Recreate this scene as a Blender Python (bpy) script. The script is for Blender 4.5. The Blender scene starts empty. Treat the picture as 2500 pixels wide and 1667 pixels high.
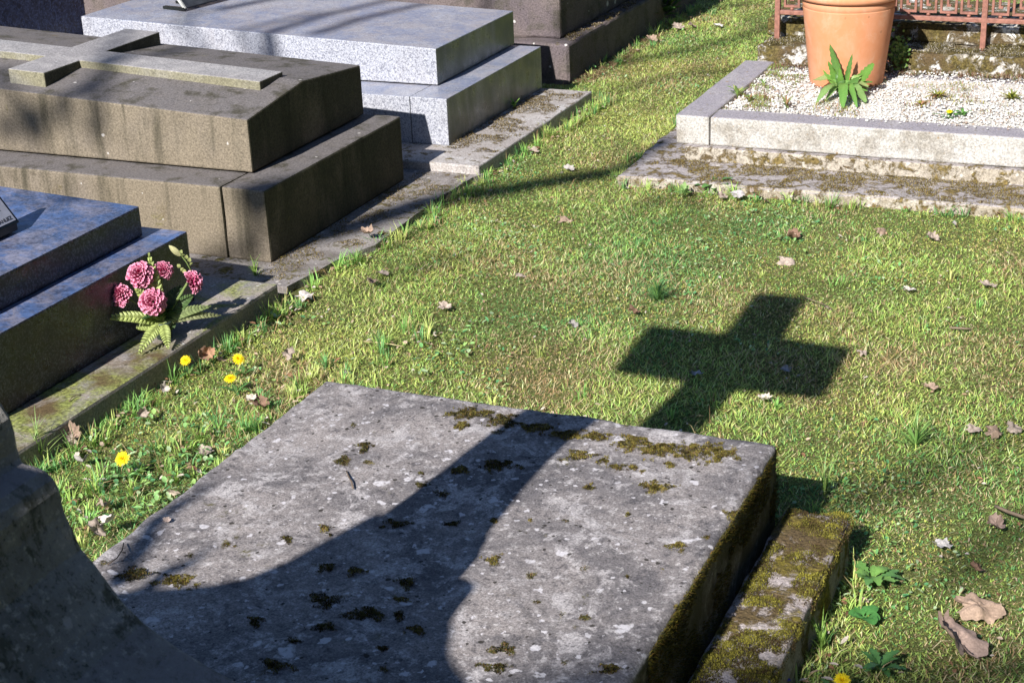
import bpy, bmesh, math, random
import numpy as np
from mathutils import Vector, Matrix, noise as mn
rng = np.random.default_rng(7)
random.seed(7)
scene = bpy.context.scene
C = scene.collection
S = 1.7                                   # metres: the camera stands 1.7 m above the lawn

# ------------------------------------------------------------------ camera
FWD = Vector((-0.38145, 0.84262, -0.38012)); UPV = Vector((-0.11646, 0.36413, 0.92404)); RGT = Vector((0.91702, 0.39674, -0.04076))
FPX = 3998.0
cam_d = bpy.data.cameras.new("camera"); cam = bpy.data.objects.new("camera", cam_d); C.objects.link(cam)
M = Matrix.Identity(4)
for i in range(3):
    M[i][0] = RGT[i]; M[i][1] = UPV[i]; M[i][2] = -FWD[i]
M[0][3] = 0; M[1][3] = 0; M[2][3] = S
cam.matrix_world = M
cam_d.lens = FPX / 2500 * 36; cam_d.sensor_width = 36; cam_d.clip_end = 2000; cam_d.clip_start = 0.05
cam_d.dof.use_dof = True; cam_d.dof.focus_distance = 4.0; cam_d.dof.aperture_fstop = 18.0
scene.camera = cam

# ------------------------------------------------------------------ world and sun
SUN_EL = math.radians(35.0); SUN_AZ = math.radians(7.15)      # direction the shadows run, from +Y towards +X
SD = Vector((math.sin(SUN_AZ) * math.cos(SUN_EL), math.cos(SUN_AZ) * math.cos(SUN_EL), -math.sin(SUN_EL)))
w = bpy.data.worlds.new("World"); scene.world = w; w.use_nodes = True
wt = w.node_tree; bg = wt.nodes["Background"]
sky = wt.nodes.new("ShaderNodeTexSky"); sky.sky_type = 'NISHITA'; sky.sun_disc = False
sky.sun_elevation = SUN_EL; sky.sun_rotation = math.pi + SUN_AZ; sky.air_density = 1.0; sky.dust_density = 0.4; sky.ozone_density = 5.0
wt.links.new(sky.outputs[0], bg.inputs[0]); bg.inputs[1].default_value = 0.065
sl = bpy.data.lights.new("sun", 'SUN'); sl.energy = 5.0; sl.angle = math.radians(0.53); sl.color = (1.0, 0.965, 0.90)
so = bpy.data.objects.new("sun", sl); C.objects.link(so); so.rotation_euler = SD.to_track_quat('-Z', 'Y').to_euler(); so.location = (-2, -8, 8)
scene.view_settings.view_transform = 'Standard'; scene.view_settings.look = 'None'
scene.view_settings.exposure = 0.8; scene.view_settings.gamma = 1.0

# ------------------------------------------------------------------ photo geometry helpers (pixels of the 2500 x 1667 photo -> places in the world)
CAM = Vector((0, 0, S))
def ray(x, y): return (FWD * FPX + RGT * (x - 1250) - UPV * (y - 833.5)).normalized()
def atz(x, y, z):
    d = ray(x, y); return CAM + d * ((z - S) / d.z)
def aty(x, y, yy):
    d = ray(x, y); return CAM + d * (yy / d.y)
def atx(x, y, xx):
    d = ray(x, y); return CAM + d * (xx / d.x)
Fn = np.array(FWD); Rn = np.array(RGT); Un = np.array(UPV)
def projn(p):
    v = p - np.array([0, 0, S]); d = v @ Fn
    return 1250 + FPX * (v @ Rn) / d, 833.5 - FPX * (v @ Un) / d, d

# ------------------------------------------------------------------ object helpers
def tag(o, label=None, cat=None, group=None, kind=None):
    if label: o['label'] = label
    if cat: o['category'] = cat
    if group: o['group'] = group
    if kind: o['kind'] = kind
    return o
def thing(name, label, cat, loc=(0, 0, 0), group=None):
    o = bpy.data.objects.new(name, None); o.empty_display_size = .1; C.objects.link(o); o.location = loc
    return tag(o, label, cat, group)
def link(name, me, mat, parent=None, bev=0, smooth=False, world=True):
    o = bpy.data.objects.new(name, me); C.objects.link(o)
    if mat is not None and not me.materials: me.materials.append(mat)
    if parent is not None:
        o.parent = parent
        if world: o.matrix_parent_inverse = Matrix.Translation(parent.location).inverted()
    if smooth: me.polygons.foreach_set('use_smooth', [True] * len(me.polygons))
    if bev:
        m = o.modifiers.new('bevel', 'BEVEL'); m.width = bev; m.segments = 2; m.limit_method = 'ANGLE'; m.angle_limit = math.radians(35)
    return o
def bm_mesh(bm, name='m'):
    me = bpy.data.meshes.new(name); bmesh.ops.recalc_face_normals(bm, faces=bm.faces); bm.to_mesh(me); bm.free(); return me
def np_mesh(name, V, F, col=None, loops=None):
    """V (n,3); F list of arrays with equal row length"""
    me = bpy.data.meshes.new(name)
    me.vertices.add(len(V)); me.vertices.foreach_set('co', np.ascontiguousarray(V, dtype=np.float32).ravel())
    nl = sum(f.size for f in F); npoly = sum(len(f) for f in F)
    me.loops.add(nl); me.polygons.add(npoly)
    vi = np.concatenate([f.ravel() for f in F]).astype(np.int32)
    st = []; off = 0
    for f in F:
        st.append(np.arange(len(f)) * f.shape[1] + off); off += f.size
    me.loops.foreach_set('vertex_index', vi); me.polygons.foreach_set('loop_start', np.concatenate(st).astype(np.int32))
    me.update(calc_edges=True)
    if col is not None:
        a = me.color_attributes.new('tint', 'FLOAT_COLOR', 'POINT')
        c = np.ones((len(V), 4), np.float32); c[:, :3] = col; a.data.foreach_set('color', c.ravel())
    return me
def block(x0, x1, y0, y1, z0, z1, cell=None, amp=0.0, bev=0.004, seed=0, fn=None, freq=9):
    """a stone block in H units (times S); optional real unevenness"""
    bm = bmesh.new()
    X0, X1, Y0, Y1, Z0, Z1 = [v * S for v in (x0, x1, y0, y1, z0, z1)]
    vs = [bm.verts.new(p) for p in ((X0, Y0, Z0), (X1, Y0, Z0), (X1, Y1, Z0), (X0, Y1, Z0), (X0, Y0, Z1), (X1, Y0, Z1), (X1, Y1, Z1), (X0, Y1, Z1))]
    for f in ((0, 3, 2, 1), (4, 5, 6, 7), (0, 1, 5, 4), (1, 2, 6, 5), (2, 3, 7, 6), (3, 0, 4, 7)): bm.faces.new([vs[i] for i in f])
    if fn:
        for v in bm.verts: v.co = fn(v.co)
    if bev: bmesh.ops.bevel(bm, geom=list(bm.edges), offset=bev, segments=2, profile=.6, affect='EDGES')
    if cell:
        lo = Vector((min(v.co[i] for v in bm.verts) for i in range(3))); hi = Vector((max(v.co[i] for v in bm.verts) for i in range(3)))
        for ax in range(3):
            n = int((hi[ax] - lo[ax]) / cell)
            for k in range(1, n):
                co = Vector((0, 0, 0)); co[ax] = lo[ax] + (hi[ax] - lo[ax]) * k / n; no = Vector((0, 0, 0)); no[ax] = 1
                bmesh.ops.bisect_plane(bm, geom=bm.verts[:] + bm.edges[:] + bm.faces[:], plane_co=co, plane_no=no, dist=1e-6)
        bm.normal_update()
        mv = []
        for v in bm.verts:
            p = v.co + Vector((seed * 3.1, seed, 0))
            edge = 1.0
            d = mn.fractal(p * freq, 1, 2, 4) * amp + mn.noise(p * 2.2) * amp * .6
            e = abs(v.normal.x) < .95 and abs(v.normal.y) < .95 and abs(v.normal.z) < .95
            if e: d = d * 1.6 - abs(mn.noise(p * 22)) * amp * 1.6
            mv.append((v, v.normal * d))
        for v, d in mv: v.co += d
    return bm_mesh(bm)

# ------------------------------------------------------------------ material helpers
class NT:
    def __init__(s, name):
        s.m = bpy.data.materials.new(name); s.m.use_nodes = True; s.t = s.m.node_tree; s.b = s.t.nodes["Principled BSDF"]
        s.co = s.t.nodes.new("ShaderNodeTexCoord").outputs['Object']
        s.geo = s.t.nodes.new("ShaderNodeNewGeometry")
        s.sep = None
    def n(s, k, **kw):
        nd = s.t.nodes.new(k)
        for a, b in kw.items(): setattr(nd, a, b)
        return nd
    def put(s, nd, i, v):
        if v is None: return
        if hasattr(v, 'is_output') or isinstance(v, bpy.types.NodeSocket): s.t.links.new(v, nd.inputs[i])
        else:
            if isinstance(v, (tuple, list)) and len(v) == 3 and nd.inputs[i].type == 'RGBA': v = (*v, 1)
            nd.inputs[i].default_value = v
    def vec(s, scale=(1, 1, 1), loc=(0, 0, 0), rot=(0, 0, 0), src=None):
        nd = s.n("ShaderNodeMapping"); s.put(nd, 0, src or s.co); nd.inputs[1].default_value = loc; nd.inputs[2].default_value = rot; nd.inputs[3].default_value = scale
        return nd.outputs[0]
    def noise(s, scale, detail=4, rough=.55, dist=0, vec=None, out=0):
        nd = s.n("ShaderNodeTexNoise"); s.put(nd, 'Vector', vec or s.co); nd.inputs['Scale'].default_value = scale; nd.inputs['Detail'].default_value = detail
        nd.inputs['Roughness'].default_value = rough; nd.inputs['Distortion'].default_value = dist; return nd.outputs[out]
    def vor(s, scale, vec=None, feature='F1', rand=1.0):
        nd = s.n("ShaderNodeTexVoronoi"); nd.feature = feature; s.put(nd, 'Vector', vec or s.co); nd.inputs['Scale'].default_value = scale
        nd.inputs['Randomness'].default_value = rand; return nd
    def ramp(s, f, lo, hi, a=0.0, b=1.0, smooth=True):
        nd = s.n("ShaderNodeMapRange"); nd.interpolation_type = 'SMOOTHSTEP' if smooth else 'LINEAR'
        s.put(nd, 0, f); nd.inputs[1].default_value = lo; nd.inputs[2].default_value = hi; nd.inputs[3].default_value = a; nd.inputs[4].default_value = b
        return nd.outputs[0]
    def mix(s, f, a, b, mode='MIX'):
        nd = s.n("ShaderNodeMix"); nd.data_type = 'RGBA'; nd.blend_type = mode; s.put(nd, 0, f); s.put(nd, 6, a); s.put(nd, 7, b); return nd.outputs[2]
    def math(s, op, a, b=None, clamp=False):
        nd = s.n("ShaderNodeMath"); nd.operation = op; nd.use_clamp = clamp; s.put(nd, 0, a); s.put(nd, 1, b); return nd.outputs[0]
    def up(s):
        nd = s.n("ShaderNodeSeparateXYZ"); s.put(nd, 0, s.geo.outputs['Normal']); return nd.outputs[2]
    def pos(s):
        if s.sep is None:
            s.sep = s.n("ShaderNodeSeparateXYZ"); s.put(s.sep, 0, s.co)
        return s.sep.outputs
    def spots(s, scale, r, keep, seed=0, dist=.35, soft=.03):
        """irregular spots: r radius in cell units, keep = share of cells that carry one"""
        base = s.vec(loc=(seed * 1.7, seed * .9, seed * .3))
        nz = s.n("ShaderNodeTexNoise"); s.put(nz, 'Vector', base); nz.inputs['Scale'].default_value = scale * 1.8; nz.inputs['Detail'].default_value = 3
        mx = s.n("ShaderNodeVectorMath"); mx.operation = 'MULTIPLY_ADD'; s.put(mx, 0, nz.outputs[1]); mx.inputs[1].default_value = (dist / scale,) * 3; s.put(mx, 2, base)
        v = s.vor(scale, mx.outputs[0])
        sp = s.n("ShaderNodeSeparateColor"); s.put(sp, 0, v.outputs['Color'])
        rad = s.math('MULTIPLY_ADD', sp.outputs[1], r); rad.node.inputs[2].default_value = r * .3
        d = s.math('SUBTRACT', rad, v.outputs['Distance'])
        m = s.ramp(d, 0, soft)
        k = s.math('LESS_THAN', sp.outputs[0], keep)
        return s.math('MULTIPLY', m, k)
    def bump(s, h, strength=.4, dist=.003, prev=None):
        nd = s.n("ShaderNodeBump"); nd.inputs['Strength'].default_value = strength; nd.inputs['Distance'].default_value = dist; s.put(nd, 'Height', h)
        if prev is not None: s.put(nd, 'Normal', prev)
        return nd.outputs[0]
    def done(s, col, rough=.85, normal=None, spec=.3, coat=None):
        s.put(s.b, 'Base Color', col); s.put(s.b, 'Roughness', rough); s.put(s.b, 'Specular IOR Level', spec)
        if normal is not None: s.put(s.b, 'Normal', normal)
        if coat: s.b.inputs['Coat Weight'].default_value = coat; s.b.inputs['Coat Roughness'].default_value = .12
        return s.m

def granite(name, base, dark, light, grain=210, contrast=1.0, rough=.35, spec=.5, stain=(.12, .10, .07), stain_amt=.35, coat=None, sky_film=None, shade_algae=0):
    t = NT(name)
    v = t.vor(grain); sp = t.n("ShaderNodeSeparateColor"); t.put(sp, 0, v.outputs['Color'])
    v2 = t.vor(grain * .55, t.vec(loc=(3, 1, 2))); sp2 = t.n("ShaderNodeSeparateColor"); t.put(sp2, 0, v2.outputs['Color'])
    c = t.mix(t.ramp(sp.outputs[0], .55, .75), base, light)
    c = t.mix(t.math('MULTIPLY', t.ramp(sp2.outputs[0], .68, .8), contrast), c, dark)
    c = t.mix(t.math('MULTIPLY', t.ramp(sp.outputs[1], .78, .86), contrast * .8), c, dark)
    n = t.noise(2.3, 5, .6)
    c = t.mix(t.math('MULTIPLY', t.ramp(n, .45, .75), stain_amt), c, stain)
    st = t.noise(9, 4, .6, vec=t.vec(scale=(1, 1, .12)))
    c = t.mix(t.math('MULTIPLY', t.ramp(st, .5, .75), stain_amt * .6), c, stain)
    if sky_film:  # mottled dust with the blue sky reflection painted into upward faces
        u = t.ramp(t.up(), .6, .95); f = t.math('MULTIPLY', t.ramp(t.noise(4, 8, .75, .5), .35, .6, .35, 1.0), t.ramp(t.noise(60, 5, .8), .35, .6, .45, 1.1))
        c = t.mix(t.math('MULTIPLY', t.math('MULTIPLY', u, f), sky_film[1]), c, t.mix(t.ramp(t.noise(9, 7, .75, .6, vec=t.vec(loc=(3, 3, 3))), .42, .60), sky_film[0], sky_film[2]))
    if shade_algae:  # right-facing sides: dark green stain, with shade painted into the colour
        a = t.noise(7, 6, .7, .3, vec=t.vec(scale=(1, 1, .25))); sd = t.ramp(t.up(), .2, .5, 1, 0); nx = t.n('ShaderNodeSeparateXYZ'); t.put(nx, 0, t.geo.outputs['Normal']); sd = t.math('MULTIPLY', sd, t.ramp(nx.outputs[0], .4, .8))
        c = t.mix(t.math('MULTIPLY', t.math('MULTIPLY', sd, t.ramp(a, .3, .6, .35, 1)), shade_algae), c, (.07, .085, .06))
    r = t.ramp(t.noise(14, 4), .3, .7, rough * .7, rough * 1.5)
    bp = t.bump(t.noise(400, 2), .15, .0006)
    bp = t.bump(t.noise(6, 3), .12, .004, bp)
    return t.done(c, r, bp, spec, coat)

def weathered(name, c1, c2, c3, lichen=(.6, .58, .55), spots=(9, .22, .25), small=(30, .2, .2), pits=(.05, .045, .03, .3), moss=None, streak=0.0, rough=.9, bump=.5, topc=None, sidec=None, dots=None, bias=None, shade_algae=0):
    t = NT(name)
    n1 = t.noise(2.6, 6, .62, .4); n2 = t.noise(11, 6, .65, .3, vec=t.vec(loc=(5, 2, 1))); n3 = t.noise(150, 3, .7); n4 = t.noise(420, 2, .6)
    c = t.mix(t.ramp(n1, .35, .65), c1, c2)
    c = t.mix(t.ramp(n2, .46, .68), c, c3)
    if topc:
        c = t.mix(t.math('MULTIPLY', t.ramp(t.up(), .5, .9), t.ramp(n2, .2, .6, .55, 1.0)), c, topc)
    if sidec:
        c = t.mix(t.math('MULTIPLY', t.ramp(t.up(), .3, .7, 1, 0), t.ramp(n1, .3, .6, .25, .8)), c, sidec)
    if streak:
        st = t.noise(13, 4, .6, .3, vec=t.vec(scale=(1, 1, .1)))
        c = t.mix(t.math('MULTIPLY', t.ramp(st, .48, .7), streak), c, (.05, .045, .03))
    if shade_algae:  # shade painted onto right-facing sides, mixed with black-green growth
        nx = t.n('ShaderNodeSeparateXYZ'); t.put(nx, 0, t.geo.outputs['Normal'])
        c = t.mix(t.math('MULTIPLY', t.math('MULTIPLY', t.ramp(nx.outputs[0], .5, .85), t.ramp(t.noise(6, 6, .7, .3, vec=t.vec(scale=(1, 1, .5))), .3, .55, .5, 1)), shade_algae), c, (.036, .036, .02))
    g = t.ramp(n3, .3, .7, .6, 1.45, False)
    gg = t.n("ShaderNodeCombineColor")
    for i in range(3): t.put(gg, i, g)
    c = t.mix(1.0, c, gg.outputs[0], 'MULTIPLY')
    g2 = t.ramp(n4, .3, .7, .8, 1.2, False); gh = t.n("ShaderNodeCombineColor")
    for i in range(3): t.put(gh, i, g2)
    c = t.mix(1.0, c, gh.outputs[0], 'MULTIPLY')
    if spots:
        a = t.spots(*spots, seed=1); c = t.mix(t.math('MULTIPLY', a, .85), c, lichen)
    if small:
        a = t.spots(*small, seed=3); c = t.mix(t.math('MULTIPLY', a, .75), c, lichen)
    if pits:
        a = t.spots(22, .12, pits[3], seed=5, dist=.2); c = t.mix(a, c, pits[:3])
        a = t.spots(60, .16, pits[3], seed=6, dist=.2); c = t.mix(t.math('MULTIPLY', a, .8), c, pits[:3])
    if dots:
        a = t.spots(46, .26, dots[3], seed=8, dist=.5, soft=.12); c = t.mix(t.math('MULTIPLY', a, .7), c, dots[:3])
    hgt = t.math('MULTIPLY_ADD', n3, .6); t.put(hgt.node, 2, t.math('MULTIPLY', n2, 1.2))
    if moss:
        col, lo, hi, sc = moss[:4]
        nn_ = t.noise(sc, 7, .72, .5, vec=t.vec(loc=(1, 7, 3)))
        if bias: nn_ = t.math('ADD', nn_, t.ramp(t.pos()[1], bias[0], bias[1], bias[2], 0))
        mm = t.ramp(nn_, lo, hi)
        if len(moss) > 4: mm = t.math('MULTIPLY', mm, t.ramp(t.up(), *moss[4]))
        mc = t.mix(t.ramp(t.noise(90, 3), .3, .7), tuple(x * .45 for x in col), tuple(min(1, x * 1.5) for x in col))
        mc = t.mix(t.ramp(t.noise(6, 3, vec=t.vec(loc=(9, 2, 4))), .45, .65), mc, (.10, .07, .035))
        c = t.mix(mm, c, mc); t.put(hgt.node, 1, .6)
        hgt = t.math('ADD', hgt, t.math('MULTIPLY', mm, t.noise(120, 3)))
        ge = t.ramp(t.noise(170, 4, .8, vec=t.vec(loc=(4, 4, 4))), .32, .68, .35, 1.7, False); gm = t.n("ShaderNodeCombineColor")
        for i in range(3): t.put(gm, i, ge)
        c = t.mix(t.math('MULTIPLY', mm, .85), c, t.mix(1.0, c, gm.outputs[0], 'MULTIPLY'))
    bp = t.bump(hgt, bump, .006)
    return t.done(c, rough, bp, .25)

def tinted(name, rough=.7, trans=.25, spec=.25, var=.0, subs=0):
    t = NT(name); a = t.n("ShaderNodeAttribute"); a.attribute_name = 'tint'; col = a.outputs[0]
    if var: col = t.mix(1.0, col, t.mix(t.ramp(t.noise(260, 3), .3, .7), (1 - var,) * 3, (1 + var,) * 3), 'MULTIPLY')
    t.done(col, rough, None, spec)
    if trans:
        tr = t.n("ShaderNodeBsdfTranslucent"); t.put(tr, 0, col); mx = t.n("ShaderNodeMixShader"); mx.inputs[0].default_value = trans
        t.t.links.new(t.b.outputs[0], mx.inputs[1]); t.t.links.new(tr.outputs[0], mx.inputs[2])
        out = [n for n in t.t.nodes if n.type == 'OUTPUT_MATERIAL'][0]; t.t.links.new(mx.outputs[0], out.inputs[0])
    return t.m
def plain(name, c, rough=.6, var=.15, sc=40, spec=.3, bump=.1, metallic=0):
    t = NT(name); n = t.noise(sc, 5, .6)
    col = t.mix(t.ramp(n, .3, .7), tuple(x * (1 - var) for x in c), tuple(min(1, x * (1 + var)) for x in c))
    t.b.inputs['Metallic'].default_value = metallic
    return t.done(col, rough, t.bump(n, bump, .002), spec)

# ------------------------------------------------------------------ materials
M_ground = None
def ground_material():
    t = NT("turf_soil")
    n1 = t.noise(1.6, 6, .6, .5); n2 = t.noise(14, 6, .7); n3 = t.noise(120, 4, .7)
    c = t.mix(t.ramp(n1, .35, .65), (.36, .42, .10), (.46, .43, .15))
    c = t.mix(t.ramp(n2, .5, .62), c, (.34, .24, .14))
    c = t.mix(t.ramp(n3, .30, .5, 1, 0), tuple([.12, .14, .045]), c)
    f1 = t.noise(330, 4, .75); f2 = t.noise(150, 4, .8, vec=t.vec(loc=(3, 1, 5)))
    c = t.mix(t.ramp(f1, .50, .66), c, (.62, .66, .22)); c = t.mix(t.ramp(f2, .36, .46, 1, 0), c, (.10, .15, .04)); c = t.mix(t.math('MULTIPLY', t.ramp(t.noise(45, 5, .7, vec=t.vec(loc=(8, 8, 1))), .56, .66), .7), c, (.40, .29, .17))
    return t.done(c, .95, t.bump(t.math('ADD', f1, t.math('ADD', f2, n2)), 1.0, .012), .1)
M_ground = ground_material()
M_blade = tinted("grass_blade", .6, .35, .3)
M_moss = tinted("moss_fibre", .9, .15, .1)
M_leaf = tinted("green_leaf", .45, .3, .4, .12)
M_dead = tinted("dry_leaf", .75, .15, .2, .18)
M_petal = tinted("petal", .6, .15, .2)
def slab_material():
    t = NT("old_slab_stone")
    a = t.noise(3.0, 8, .68, .6); b = t.noise(13, 8, .72, .5, vec=t.vec(loc=(4, 1, 2))); f = t.noise(240, 4, .75); g = t.noise(48, 5, .7, vec=t.vec(loc=(2, 2, 2)))
    c = t.mix(t.ramp(a, .36, .62), (.125, .115, .122), (.27, .24, .235))
    c = t.mix(t.math('MULTIPLY', t.ramp(b, .50, .62), .9), c, (.40, .37, .375))
    c = t.mix(t.math('MULTIPLY', t.ramp(b, .30, .42, 1, 0), .8), c, (.065, .06, .068))
    c = t.mix(t.math('MULTIPLY', t.ramp(g, .54, .64), .6), c, (.47, .44, .44))
    c = t.mix(t.math('MULTIPLY', t.ramp(g, .36, .44, 1, 0), .65), c, (.065, .06, .068))
    q = t.ramp(f, .34, .66, .5, 1.55, False); cc = t.n("ShaderNodeCombineColor")
    for i in range(3): t.put(cc, i, q)
    c = t.mix(1.0, c, cc.outputs[0], 'MULTIPLY')
    for sc, r, k, sd, am in ((9, .15, .20, 1, .8), (16, .22, .34, 2, .9), (30, .24, .30, 3, .9), (64, .28, .30, 4, .9)):
        m = t.math('MULTIPLY', t.spots(sc, r, k, seed=sd, dist=.9, soft=.06), t.ramp(t.noise(90, 3, .7), .30, .5)); c = t.mix(t.math('MULTIPLY', m, am), c, (.60, .57, .60))
    for sc, r, k, sd in ((20, .10, .45, 7), (38, .16, .25, 8), (60, .2, .25, 9)):
        c = t.mix(t.math('MULTIPLY', t.spots(sc, r, k, seed=sd, dist=.4), .9), c, (.02, .016, .012))
    mm = t.ramp(t.noise(5, 9, .8, .6, vec=t.vec(loc=(1, 7, 3))), .60, .68); mm = t.math('MULTIPLY', mm, t.ramp(t.noise(70, 4), .4, .6))
    c = t.mix(mm, c, t.mix(t.noise(80, 3), (.03, .03, .01), (.13, .11, .03)))
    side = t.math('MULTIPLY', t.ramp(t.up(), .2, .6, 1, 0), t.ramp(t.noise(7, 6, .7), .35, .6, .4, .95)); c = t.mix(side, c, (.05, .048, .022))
    h = t.math('ADD', f, t.math('MULTIPLY', b, 1.6)); bp = t.bump(h, .55, .005); bp = t.bump(t.noise(5, 4), .25, .02, bp)
    return t.done(c, .88, bp, .3)
M_slab = slab_material()
M_slabside = M_slab
def cross_material():
    t = NT("shaded_gravestone")
    a = t.noise(4, 7, .7, .4); g = t.noise(75, 6, .8); g2 = t.noise(190, 4, .75); st = t.noise(26, 5, .7, .2, vec=t.vec(scale=(1, 1, .35)))
    c = t.mix(t.ramp(a, .38, .62), (.26, .25, .235), (.42, .40, .39)); c = t.mix(t.math('MULTIPLY', t.ramp(st, .5, .62), .75), c, (.075, .08, .05))
    c = t.mix(t.math('MULTIPLY', t.ramp(g, .54, .64), .8), c, (.66, .62, .58)); c = t.mix(t.ramp(g, .36, .45, .85, 0), c, (.05, .055, .038))
    c = t.mix(t.math('MULTIPLY', t.ramp(t.up(), .75, .95), t.ramp(g2, .35, .6, .4, 1)), c, (.34, .31, .32))
    c = t.mix(t.math('MULTIPLY', t.spots(22, .16, .18, seed=4, dist=.8, soft=.06), .8), c, (.58, .55, .54))
    bp = t.bump(t.math('ADD', g, g2), .9, .006); return t.done(c, .95, bp, .2)
M_cross = cross_material()
M_brown = weathered("brown_tomb_stone", (.165, .14, .118), (.115, .097, .08), (.07, .06, .05), lichen=(.55, .52, .5), spots=None, small=(17, .10, .30), pits=None, topc=(.135, .122, .122), sidec=(.21, .173, .125), streak=.85, bump=.4, shade_algae=.8,
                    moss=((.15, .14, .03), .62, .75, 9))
M_relief = weathered("pale_relief_stone", (.29, .28, .285), (.25, .235, .24), (.34, .32, .32), lichen=(.5, .5, .5), spots=None, small=(40, .15, .1), pits=None, sidec=(.17, .155, .085), bump=.3, shade_algae=.8)
M_path = weathered("concrete_strip", (.22, .20, .195), (.27, .245, .235), (.15, .13, .12), lichen=(.6, .55, .5), spots=(12, .15, .1), small=(60, .3, .12), pits=None,
                   moss=((.10, .085, .025), .52, .62, 22), bump=.5)
M_gran = granite("grey_granite", (.35, .36, .42), (.13, .135, .175), (.50, .51, .56), 420, .75, .34, .6, stain=(.30, .27, .26), stain_amt=.4, sky_film=((.15, .18, .29), .8, (.27, .26, .30)), shade_algae=.9)
M_granp = weathered("granite_plinth_dirty", (.36, .33, .32), (.30, .27, .26), (.42, .4, .4), lichen=(.6, .58, .55), spots=None, small=(60, .3, .2), pits=(.1, .09, .08, .4),
                    moss=((.12, .09, .03), .52, .62, 24, (.5, .9)), bump=.4)
M_blue = granite("polished_dark_granite", (.030, .034, .055), (.008, .008, .014), (.10, .11, .16), 260, .8, .32, .45, stain=(.02, .02, .03), stain_amt=.4, sky_film=((.09, .16, .36), .85, (.25, .25, .34)))
M_bluep = weathered("dark_granite_plinth", (.31, .27, .25), (.25, .22, .20), (.2, .19, .2), lichen=(.5, .5, .5), spots=None, small=(70, .3, .15), pits=(.08, .08, .08, .4),
                    moss=((.19, .21, .06), .47, .66, 5, (.5, .9)), bump=.25, bias=(2.9, 3.35, .14))
M_navy = granite("navy_granite", (.035, .05, .11), (.010, .012, .03), (.10, .13, .24), 190, .8, .3, .5, stain=(.05, .05, .07), stain_amt=.2)
M_dark = weathered("dark_pitted_stone", (.15, .12, .115), (.11, .09, .10), (.08, .07, .06), lichen=(.62, .6, .58), spots=(9, .2, .3), small=(40, .2, .1), pits=(.02, .02, .02, .25), streak=.4,
                   moss=((.10, .08, .03), .56, .68, 14, (.3, .8)), bump=.6)
M_white = weathered("pale_limestone", (.385, .365, .345), (.43, .41, .39), (.27, .245, .215), lichen=(.7, .66, .6), spots=None, small=None, pits=(.28, .2, .12, .5), topc=(.27, .25, .28), bump=.3, dots=(.2, .17, .12, .6),
                    moss=((.16, .12, .04), .66, .8, 9))
M_whitep = weathered("mossy_limestone", (.40, .36, .31), (.33, .28, .22), (.26, .22, .17), lichen=(.6, .56, .5), spots=None, small=(50, .3, .2), pits=(.1, .08, .05, .35), topc=(.31, .28, .285), bump=.7,
                     moss=((.15, .11, .04), .48, .58, 24))
M_wall = weathered("mossy_whitewashed_wall", (.55, .53, .51), (.45, .41, .36), (.22, .18, .12), lichen=(.85, .84, .82), spots=(12, .35, .4), small=(40, .3, .4), pits=(.05, .04, .02, .6), bump=.9,
                   moss=((.10, .078, .025), .40, .50, 17))
M_iron = plain("rust_red_paint", (.26, .115, .085), .55, .25, 60, .4, .2)
M_pot = None
def pot_material():
    t = NT("terracotta_plastic"); n = t.noise(9, 4, .6); n2 = t.noise(220, 2)
    c = t.mix(t.ramp(n, .35, .7), (.56, .235, .115), (.60, .285, .165))
    c = t.mix(t.math('MULTIPLY', t.ramp(t.noise(30, 4, .7, vec=t.vec(scale=(1, 1, .3))), .5, .8), .35), c, (.58, .36, .25)); c = t.mix(t.math('MULTIPLY', t.ramp(t.noise(7, 6, .75, .5), .5, .7), .4), c, (.62, .42, .30)); c = t.mix(t.math('MULTIPLY', t.spots(26, .12, .3), .5), c, (.3, .14, .07))
    return t.done(c, .75, t.bump(n2, .3, .001), .2)
M_pot = pot_material()
M_wood = plain("bark", (.16, .12, .09), .9, .4, 30, .1, .8)
M_black = plain("black_enamel", (.012, .014, .013), .25, .2, 50, .5)
M_panel = plain("grey_panel", (.30, .31, .38), .35, .08, 60, .4)
M_ink = plain("dark_letters", (.05, .05, .06), .5)
M_soil = plain("pot_soil", (.12, .07, .045), .95, .5, 120, .1, .9)
M_dkgreen = plain("green_plastic", (.035, .055, .045), .4, .2, 40, .4)

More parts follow.
